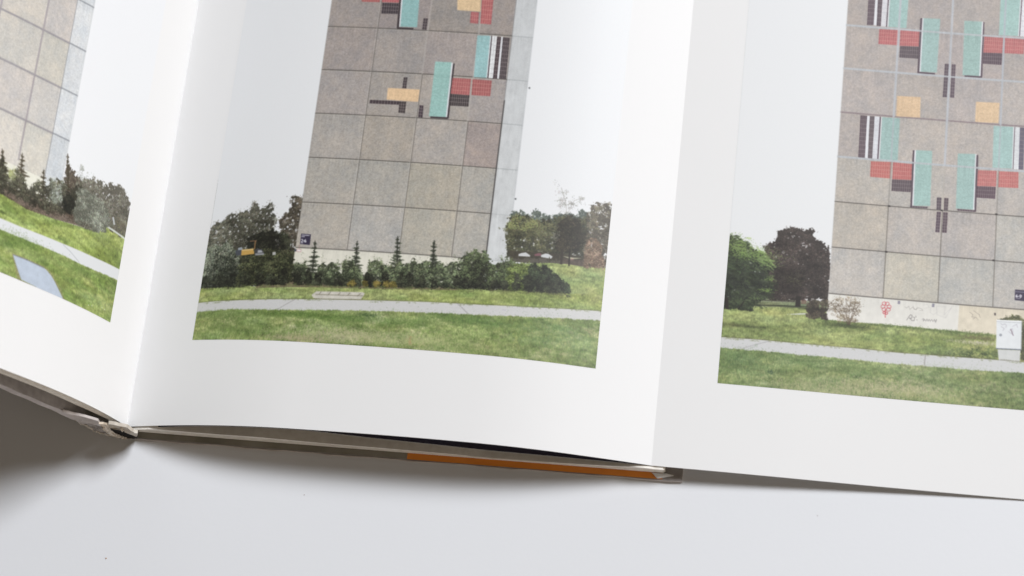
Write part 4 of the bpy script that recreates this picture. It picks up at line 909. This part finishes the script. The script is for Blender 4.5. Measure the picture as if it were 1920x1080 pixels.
# path
CL.fill([(-11.5, 6.53), (-10.32, 6.55), (-9.11, 6.56), (-7.88, 6.61), (-6.61, 6.65), (-5.6, 6.69), (-4.71, 6.72), (-3.78, 6.77), (-2.81, 6.81), (-1.21, 7.01)], [(-11.39, 6.07), (-10.2, 6.04), (-8.69, 6.06), (-7.13, 6.11), (-6.15, 6.1), (-5.1, 6.09), (-2.83, 6.25), (-1.04, 6.48)], (216, 219, 221), 0.0)
CL.line([(-6.66, 6.61), (-6.16, 6.44), (-5.54, 6.16)], 0.035, (170, 174, 178), 0.8)
nearL = [(-11.39, 6.07), (-10.2, 6.04), (-8.69, 6.06), (-7.13, 6.11), (-6.15, 6.1), (-5.1, 6.09), (-2.83, 6.25), (-1.04, 6.48)]
CL.fill(nearL, 4.1665 - 0.1, CL.grass([(108, 130, 62), (148, 162, 92)], 53, (180, 182, 130), 0.4), 0.9)
for x_, y_, c, n in ((60, 462, (96, 122, 60), 500), (130, 500, (104, 134, 64), 600), (30, 445, (100, 124, 56), 300), (180, 560, (128, 160, 100), 600), (10, 480, (152, 170, 84), 400)):
    patch(CL, pl((x_, y_)), .6, .18, c, n, .3)
CL.blades(nearL, [(t[0], 4.1665) for t in nearL], 4500, [(112, 142, 66), (150, 172, 92), (96, 124, 56), (168, 184, 116)], (2, 6), 0.4)
CL.poly([(-9.36, 5.23), (-8.51, 5.28), (-7.45, 5.25), (-7.18, 5.19), (-6.81, 4.96), (-6.57, 4.78), (-6.24, 4.49), (-5.96, 4.17), (-5.87, 4.05), (-8.72, 4.03)], (150, 142, 104), 0.6, 0.25, 3)
CL.poly([(-9.28, 5.18), (-8.5, 5.21), (-7.49, 5.18), (-7.29, 5.12), (-6.97, 4.95), (-6.73, 4.76), (-6.4, 4.46), (-6.1, 4.18), (-6.08, 4.08), (-8.58, 4.23), (-8.84, 4.55)], (182, 194, 210), 1, 0.04, 10)
CL.line([(-9.28, 5.18), (-8.5, 5.21), (-7.49, 5.18)], 0.045, (112, 114, 122), 0.7)
CL.line([(-9.28, 5.16), (-8.84, 4.55), (-8.57, 4.19)], 0.03, (146, 150, 156), 0.6)
for q in ([(-4.48, 4.44)], [(-4.26, 4.49)], [(-3.58, 4.65)], [(-3.37, 4.62)]):
    q = q[0]
    CL.poly([(q[0] - .04, q[1]), (q[0], q[1] + .03), (q[0] + .04, q[1]), (q[0], q[1] - .03)], (236, 238, 226), 0.9)
CL.finish(0.018)


# ---------------------------------------------------------------- the table
tb = bpy.data.meshes.new("table")
gx = np.linspace(-60, 95, 3); gy = np.linspace(-45, 70, 3)
v = [(x * S, y * S, zz * S) for zz in (0, -3) for y in (-45, 75) for x in (-60, 100)]
tb.from_pydata(v, [], [(0, 1, 3, 2), (4, 6, 7, 5), (0, 4, 5, 1), (1, 5, 7, 3), (3, 7, 6, 2), (2, 6, 4, 0)])
tb.materials.append(TABLE)
table = link(bpy.data.objects.new("table", tb))
table["kind"] = "structure"
table["label"] = "plain white table top the book lies on"

# ---------------------------------------------------------------- the book
book = link(bpy.data.objects.new("book", None))
book["label"] = "open hardcover photo book with a gatefold page showing concrete tower blocks, on the white table"
book["category"] = "book"
rng = np.random.default_rng(7)

# top leaf on the left, steeply raised, curling out of the gutter
nL = normals(PL)
left_page = sheet("left_page", PL[1], PL[2], 0, PAGE_H, 0.018, PAPER, book, *nL)
left_page["label"] = "steeply raised left page"
gate = sheet("centre_page", PM[1], PM[2], 0, PAGE_H, 0.018, PAPER, book)
gate["label"] = "gently arched middle page"
fold = sheet("foldout_panel", PR[1], PR[2], 0, PAGE_H, 0.018, PAPER, book)
fold["label"] = "flap unfolded to the right, lying down onto the table"

def printed(name, P, nrm, u0, u1, v0, v1, cv, parent, label, gloss):
    s = np.linspace(u0, u1, 220)
    x, z = at(P, s)
    nx, nz = np.interp(s, P[0], nrm[0]), np.interp(s, P[0], nrm[1])
    off = 0.006
    V = np.concatenate([np.stack([x + nx * off, np.full_like(x, vv), z + nz * off], 1) for vv in (v0, v1)])
    n = len(s)
    F = [(i, i + 1, n + i + 1, n + i) if x[1] > x[0] else (i, n + i, n + i + 1, i + 1) for i in range(n - 1)]
    # u in the picture runs left to right; on the left page arclength runs the other way
    pu = (s - u0) / (u1 - u0)
    if x[1] < x[0]: pu = 1 - pu
    uv = np.concatenate([np.stack([pu, np.zeros(n)], 1), np.stack([pu, np.ones(n)], 1)])
    im = bpy.data.images.new(name, cv.w, cv.h, alpha=False)
    a = np.ones((cv.h, cv.w, 4), np.float32)
    a[..., :3] = np.clip(cv.a, 0, 1)[::-1]
    im.pixels.foreach_set(a.ravel())
    im.update()
    im.pack()
    m = bpy.data.materials.new(name)
    m.use_nodes = True
    nt = m.node_tree
    b = nt.nodes["Principled BSDF"]
    t = nt.nodes.new("ShaderNodeTexImage")
    t.image = im
    t.interpolation = 'Cubic'
    nt.links.new(t.outputs["Color"], b.inputs["Base Color"])
    b.inputs["Roughness"].default_value = gloss
    b.inputs["Specular IOR Level"].default_value = 0.3
    o = mesh_obj(name, V, F, m, parent, uv=uv, smooth=True)
    o["label"] = label
    return o

printed("printed_photograph", PL, nL, 2.8244, 22.0, 4.1665, 29.0, CL, left_page, "print of pale tiled tower foot, bushes, path and square plate in the lawn", 0.4)
printed("printed_photograph", PM, normals(PM), 2.8859, 22.0248, 4.1665, 29.0, CM, gate, "print of grey concrete gable with turquoise, red and yellow mosaic above a hedge", 0.45)
printed("printed_photograph", PR, normals(PR), 2.6713, 21.0, 4.1665, 29.0, CR, fold, "print of tower with symmetrical mosaics, dark red tree and scribbled cabinet", 0.45)

# navy leaf just under the arched page
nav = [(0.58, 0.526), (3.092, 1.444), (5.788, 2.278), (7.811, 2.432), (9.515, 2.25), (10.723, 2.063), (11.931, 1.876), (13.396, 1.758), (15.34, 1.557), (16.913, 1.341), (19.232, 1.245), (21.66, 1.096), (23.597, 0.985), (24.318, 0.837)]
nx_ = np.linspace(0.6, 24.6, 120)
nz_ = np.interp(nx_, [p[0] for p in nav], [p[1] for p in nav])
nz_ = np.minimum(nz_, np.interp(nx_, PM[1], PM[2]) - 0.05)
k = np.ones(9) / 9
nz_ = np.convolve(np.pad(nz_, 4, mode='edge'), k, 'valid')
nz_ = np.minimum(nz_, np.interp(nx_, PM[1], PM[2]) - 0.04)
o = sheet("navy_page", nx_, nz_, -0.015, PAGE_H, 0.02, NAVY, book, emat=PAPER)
o["label"] = "dark navy printed page under the arched one"

# right half of the text block: sheets stacked on the back cover
blk = [(0.428, 0.876), (1.715, 0.915), (4.254, 0.9), (6.292, 0.971), (9.779, 0.786), (11.777, 0.766), (15.246, 0.674), (16.836, 0.501), (19.182, 0.543), (21.642, 0.665), (23.601, 0.869), (24.698, 1.006), (25.59, 0.952)]
def btop(x): return np.interp(x, [p[0] for p in blk], [p[1] for p in blk])
BB = 0.20
def block(name, x0, x1, top, bot, y, nsheet, mat, label=None, side='front'):
    xs = np.linspace(x0, x1, 60)
    V = []; F = []
    for i in range(nsheet):
        t0, t1 = i / nsheet, (i + 0.86) / nsheet
        zt = bot(xs) + (top(xs) - bot(xs)) * t1
        zb = bot(xs) + (top(xs) - bot(xs)) * t0
        dy = rng.normal(0, 0.012)
        ex = rng.normal(0, 0.05)
        base = len(V)
        n = len(xs)
        xx = xs.copy(); xx[-1] += ex
        for yy, zz in ((y + dy, zt), (PAGE_H, zt), (PAGE_H, zb), (y + dy, zb)):
            V += list(zip(xx, np.full(n, yy), zz))
        for j in range(n - 1):
            for k_ in range(4):
                a, b = base + k_ * n + j, base + ((k_ + 1) % 4) * n + j
                F.append((a, a + 1, b + 1, b))
        F.append((base, base + n, base + 2 * n, base + 3 * n))
        e = base + n - 1
        F.append((e, e + 2 * n + n, e + 2 * n, e + n))
    o = mesh_obj(name, V, F, mat, book)
    if label: o["label"] = label
    return o
block("page_block", 0.30, 25.15, lambda x: np.minimum(btop(x), np.interp(x, PM[1], PM[2]) - 0.07), lambda x: np.full_like(x, BB), -0.12, 9, EDGE, "lower stack of page edges, bright strip under the arch")

# back cover board, its lining papers and the folded scrap at the corner
cvx = np.linspace(0.35, 26.0, 40)
warp = 0.02 * np.sin(cvx * 0.9)
cy = -0.46 + 0.02 * np.sin(cvx * 1.7) + 0.012 * np.sin(cvx * 5.1) + rng.normal(0, 0.006, 40)
sheet("back_cover", cvx, 0.155 + warp * 0.2, cy, PAGE_H + 0.5, 0.15, BOARD, book, emat=BOARD_EDGE)
sheet("grey_endpaper", np.linspace(0.4, 13.3, 30), np.full(30, 0.178), -0.40, PAGE_H, 0.012, GREYEND, book)
sheet("orange_endpaper", np.linspace(13.3, 25.1, 30), np.full(30, 0.184), -0.41, PAGE_H, 0.012, ORANGE, book)
sc_pts = [(24.611, -0.17, 0.255), (24.876, -0.413, 0.225), (25.578, -0.248, 0.225), (25.611, -0.202, 0.225), (25.279, -0.154, 0.275), (24.611, -0.16, 0.237), (24.876, -0.403, 0.207), (25.578, -0.238, 0.207), (25.611, -0.192, 0.207), (25.279, -0.144, 0.257)]
o = mesh_obj("turned_corner", sc_pts, [(0, 1, 2, 3, 4), (9, 8, 7, 6, 5)] + [(i, i + 5, (i + 1) % 5 + 5, (i + 1) % 5) for i in range(5)], PAPER, book)
o["label"] = "white dog-eared scrap folded over the orange lining"

# left half of the text block, following the raised page
def offs(d, s0, s1, n=60):
    s = np.linspace(s0, s1, n)
    x, z = at(PL, s)
    nx, nz = np.interp(s, PL[0], nL[0]), np.interp(s, PL[0], nL[1])
    return x - nx * d, z - nz * d, nx, nz
def lblock(name, d0, d1, s0, s1, y, nsheet, mat, label):
    V = []; F = []
    s = np.linspace(s0, s1, 90)
    x, z = at(PL, s)
    nx, nz = np.interp(s, PL[0], nL[0]), np.interp(s, PL[0], nL[1])
    ramp = np.clip((s - s0) / 3.2, 0, 1) ** 0.8          # the sheets gather towards the spine
    for i in range(nsheet):
        a0 = (d0 + (d1 - d0) * i / nsheet) * (0.35 + 0.65 * ramp)
        a1 = (d0 + (d1 - d0) * (i + 0.85) / nsheet) * (0.35 + 0.65 * ramp)
        dy = y + rng.normal(0, 0.014)
        base = len(V); n = len(s)
        for yy, dd in ((dy, a0), (PAGE_H, a0), (PAGE_H, a1), (dy, a1)):
            V += list(zip(x - nx * dd, np.full(n, yy), z - nz * dd))
        for j in range(n - 1):
            for k_ in range(4):
                a, b = base + k_ * n + j, base + ((k_ + 1) % 4) * n + j
                F.append((b, b + 1, a + 1, a))
        F.append((base, base + 3 * n, base + 2 * n, base + n))
        e = base + n - 1
        F.append((e, e + n, e + 2 * n, e + 3 * n))
    o = mesh_obj(name, V, F, mat, book)
    o["label"] = label
lblock("page_block", 0.03, 0.26, 0.25, 23.9, 0.16, 5, EDGE, "upper stack of sheets under the raised left page, set back in shade")
lblock("page_block", 0.27, 0.60, 0.30, 23.9, -0.02, 8, EDGE, "lower stack of page edges under the raised left page")

lc = [(-5.148, 8.317), (-4.208, 6.622), (-3.408, 5.159), (-2.589, 3.66), (-1.974, 2.235)]
ox, oz, _, _ = offs(1.05, 24.4 - 1e-3 if PL[0][-1] > 24.4 else PL[0][-1], 9.0, 12)
lc = [(float(a), float(b)) for a, b in zip(ox, oz) if a < lc[0][0] - 0.9] + lc
sx = np.array([p[0] for p in lc]); sz = np.array([p[1] for p in lc])
def curve(px, pz, n):
    t = np.concatenate([[0], np.cumsum(np.hypot(np.diff(px), np.diff(pz)))])
    tt = np.linspace(0, t[-1], n)
    x, z = np.interp(tt, t, px), np.interp(tt, t, pz)
    for _ in range(2):
        x[1:-1] = (x[:-2] + 2 * x[1:-1] + x[2:]) / 4
        z[1:-1] = (z[:-2] + 2 * z[1:-1] + z[2:]) / 4
    return x, z
x, z = curve(sx, sz, 60)
# front cover board: thickness towards the book
dx, dz = np.gradient(x), np.gradient(z)
l = np.hypot(dx, dz)
inx, inz = dz / l, -dx / l
sg = np.where(inx < 0, -1, 1)
inx, inz = inx * sg, inz * sg
th = 0.46
sheet("front_cover", x + inx * th, z + inz * th, -0.40 + 0.012 * np.sin(np.arange(60) * 1.3), PAGE_H + 0.5, th, BOARD, book, inx, inz, emat=BOARD_EDGE)
# cloth spine strip bridging both boards; a separate black piece supplies the gap's shade
sp = [(-1.939, 2.342), (-1.664, 1.48), (-1.311, 0.886), (-0.905, 0.473), (-0.619, 0.288), (-0.126, 0.0), (0.1, 0.0), (0.45, 0.0)]
x, z = curve(np.array([p[0] for p in sp]), np.array([p[1] for p in sp]), 50)
dx, dz = np.gradient(x), np.gradient(z)
l = np.hypot(dx, dz)
inx, inz = -dz / l, dx / l
sg = np.where(inx < 0, -1, 1)
sg = np.where(np.abs(inx) < 0.2, np.where(inz < 0, -1, 1), sg)
inx, inz = inx * sg, inz * sg
jag = -0.43 + 0.03 * np.sin(np.arange(50) * 0.7) + rng.normal(0, 0.012, 50)
sheet("spine_strip", x + inx * 0.06, np.maximum(z + inz * 0.06, 0.065), jag, PAGE_H + 0.5, 0.06, TORN, book, inx, inz)

def blob_strip(name, pts, mat, rad, seed, label=None):
    """a torn, crumpled ribbon: rough tube whose radius wanders, flattened in height"""
    r = np.random.default_rng(seed)
    pts = np.array(pts, float)
    t = np.linspace(0, len(pts) - 1, 34)
    P = np.stack([np.interp(t, np.arange(len(pts)), pts[:, i]) for i in range(3)], 1)
    P[1:-1] += r.normal(0, 0.02, P[1:-1].shape)
    V = []; F = []; m = 8
    for i, p in enumerate(P):
        rr = rad * (0.55 + 0.45 * math.sin(math.pi * i / (len(P) - 1)) + r.normal(0, 0.13))
        for j in range(m):
            a = 2 * math.pi * j / m
            q = rr * (1 + r.normal(0, 0.18))
            V.append((p[0] + r.normal(0, 0.01), p[1] + math.cos(a) * q * 1.2, p[2] + math.sin(a) * q))
    for i in range(len(P) - 1):
        for j in range(m):
            a, b = i * m + j, i * m + (j + 1) % m
            F.append((a, b, b + m, a + m))
    F.append(tuple(range(m))[::-1]); F.append(tuple(range((len(P) - 1) * m, len(P) * m)))
    o = mesh_obj(name, V, F, mat, book)
    if label: o["label"] = label
    return o
def scrap(name, pts, depth, mat, seed, label=None, rough=0.02, slope=0.0):
    """a torn piece of paper or cloth: outline in space, ragged relief on its front, running back into the book"""
    r = np.random.default_rng(seed)
    P = [np.array(p, float) for p in pts]
    O = []
    for a, b in zip(P, P[1:] + P[:1]):
        m = max(int(np.linalg.norm(b - a) / 0.12), 1)
        for i in range(m):
            O.append(a + (b - a) * i / m + (r.normal(0, rough * 0.5, 3) if i else 0))
    O = np.array(O); c = O.mean(0)
    rings = [O, c + (O - c) * 0.66 + r.normal(0, rough, O.shape), c + (O - c) * 0.33 + r.normal(0, rough, O.shape)]
    V = [tuple(p) for ring in rings for p in ring] + [tuple(c - np.array([0, rough, 0]))]
    n = len(O); F = []
    for k in range(2):
        for i in range(n):
            F.append((k * n + i, k * n + (i + 1) % n, (k + 1) * n + (i + 1) % n, (k + 1) * n + i))
    for i in range(n): F.append((2 * n + i, 2 * n + (i + 1) % n, 3 * n))
    bk = len(V)
    V += [(p[0], p[1] + depth, p[2] + slope) for p in O]
    for i in range(n): F.append((i, bk + i, bk + (i + 1) % n, (i + 1) % n))
    F.append(tuple(range(bk, bk + n)))
    o = mesh_obj(name, V, F, mat, book)
    if label: o["label"] = label
    return o
scrap("cover_edge", [(-2.119, -0.455, 3.806), (-1.941, -0.455, 3.694), (-1.718, -0.455, 3.442), (-1.469, -0.455, 3.354), (-1.173, -0.455, 3.132), (-0.739, -0.455, 2.708), (-0.784, -0.455, 2.219), (-1.062, -0.455, 1.97), (-1.299, -0.455, 2.19), (-1.647, -0.455, 1.923), (-1.803, -0.455, 2.361), (-1.968, -0.455, 3.066)], 0.12, BOARD_EDGE, 3, "frayed pale edge of the raised front board", 0.008)
scrap("cloth_recess", [(-1.431, -0.45, 2.174), (-1.057, -0.45, 1.99), (-0.753, -0.45, 1.857), (-0.922, -0.45, 1.457), (-0.849, -0.45, 0.758), (-1.342, -0.45, 0.915), (-1.499, -0.45, 1.447)], 0.3, BOARD, 4, "loosened grey cloth behind the torn joint", 0.02)
scrap("spine_gap_shade", [(-0.49, -0.44, 1.573), (-0.204, -0.44, 1.613), (0.209, -0.44, 1.15), (0.596, -0.44, 0.567), (0.461, -0.44, 0.021), (-0.065, -0.44, 0.062), (-0.367, -0.44, 0.309), (-0.562, -0.44, 0.801)], 0.2, GAP_SHADE, 5, "black piece standing in for the shade inside the broken spine", 0.01)  # solid black piece; its colour plays the gap's shade
scrap("torn_paper", [(-0.779, -0.5, 2.368), (-0.434, -0.5, 2.318), (-0.348, -0.5, 1.916), (-0.49, -0.5, 1.451), (-0.482, -0.5, 0.986), (-0.242, -0.5, 0.508), (-0.505, -0.5, 0.401), (-0.749, -0.5, 0.698), (-0.786, -0.5, 1.05), (-0.851, -0.5, 1.534), (-0.667, -0.5, 1.832)], 0.10, GLUE, 6, "crumpled white flake at the left end of the spine gap", 0.035)
scrap("torn_paper", [(-0.304, -0.48, 2.427), (-0.026, -0.48, 2.359), (0.267, -0.48, 2.189), (0.455, -0.48, 2.097), (0.603, -0.48, 1.424), (0.763, -0.48, 1.216), (0.677, -0.48, 0.868), (0.549, -0.48, 0.566), (0.462, -0.48, 0.774), (0.276, -0.48, 1.049), (0.152, -0.48, 1.483), (-0.004, -0.48, 1.62), (-0.273, -0.48, 1.727), (-0.497, -0.48, 1.846)], 0.16, TORN, 7, "ragged paper lining along the top of the spine gap", 0.03)
blob_strip("torn_paper", [(-1.602, -0.49, 2.064), (-1.433, -0.49, 1.668), (-1.307, -0.49, 1.022), (-1.065, -0.49, 0.725), (-0.781, -0.49, 0.584), (-0.506, -0.49, 0.403), (-0.106, -0.49, 0.036)], TORN, 0.035, 2, "pale frayed lower rim of the spine cloth")
blob_strip("torn_paper", [(-0.505, -0.5, 0.98), (-0.382, -0.5, 0.796), (-0.193, -0.5, 0.448), (-0.02, -0.5, 0.203)], GLUE, 0.05, 9)
blob_strip("torn_paper", [(0.178, -0.52, 1.979), (0.217, -0.52, 1.883), (0.247, -0.52, 1.748)], GLUE, 0.07, 10, "white glossy drop of glue on the torn lining")
# ---------------------------------------------------------------- specks on the table
def crumb(x, y, r, col, label, seed):
    rg = np.random.default_rng(seed)
    me = bpy.data.meshes.new("crumb")
    import bmesh
    bm = bmesh.new()
    bmesh.ops.create_icosphere(bm, subdivisions=2, radius=r * S)
    for vv in bm.verts: vv.co *= 1 + rg.normal(0, 0.12)
    for vv in bm.verts: vv.co.z *= 0.6
    lo = min(vv.co.z for vv in bm.verts)
    for vv in bm.verts: vv.co.z -= lo
    bm.to_mesh(me); bm.free()
    me.materials.append(mat_new("crumb", col, 0.8, 0.2, noise=(900, 0.8, tuple(c * 0.6 for c in col))))
    o = link(bpy.data.objects.new("crumb", me))
    o.location = (x * S, y * S, 0)
    o["label"] = label
    o["category"] = "crumb"
crumb(-0.079, -6.202, 0.03, (0.45, 0.24, 0.10), "tiny orange brown speck near the lower left corner of the table", 1)
crumb(8.720, -2.450, 0.022, (0.36, 0.28, 0.27), "tiny grey speck on the table below the middle of the book", 2)
crumb(32.196, -1.485, 0.018, (0.45, 0.39, 0.39), "tiny pale grey speck on the table below the foldout panel", 3)
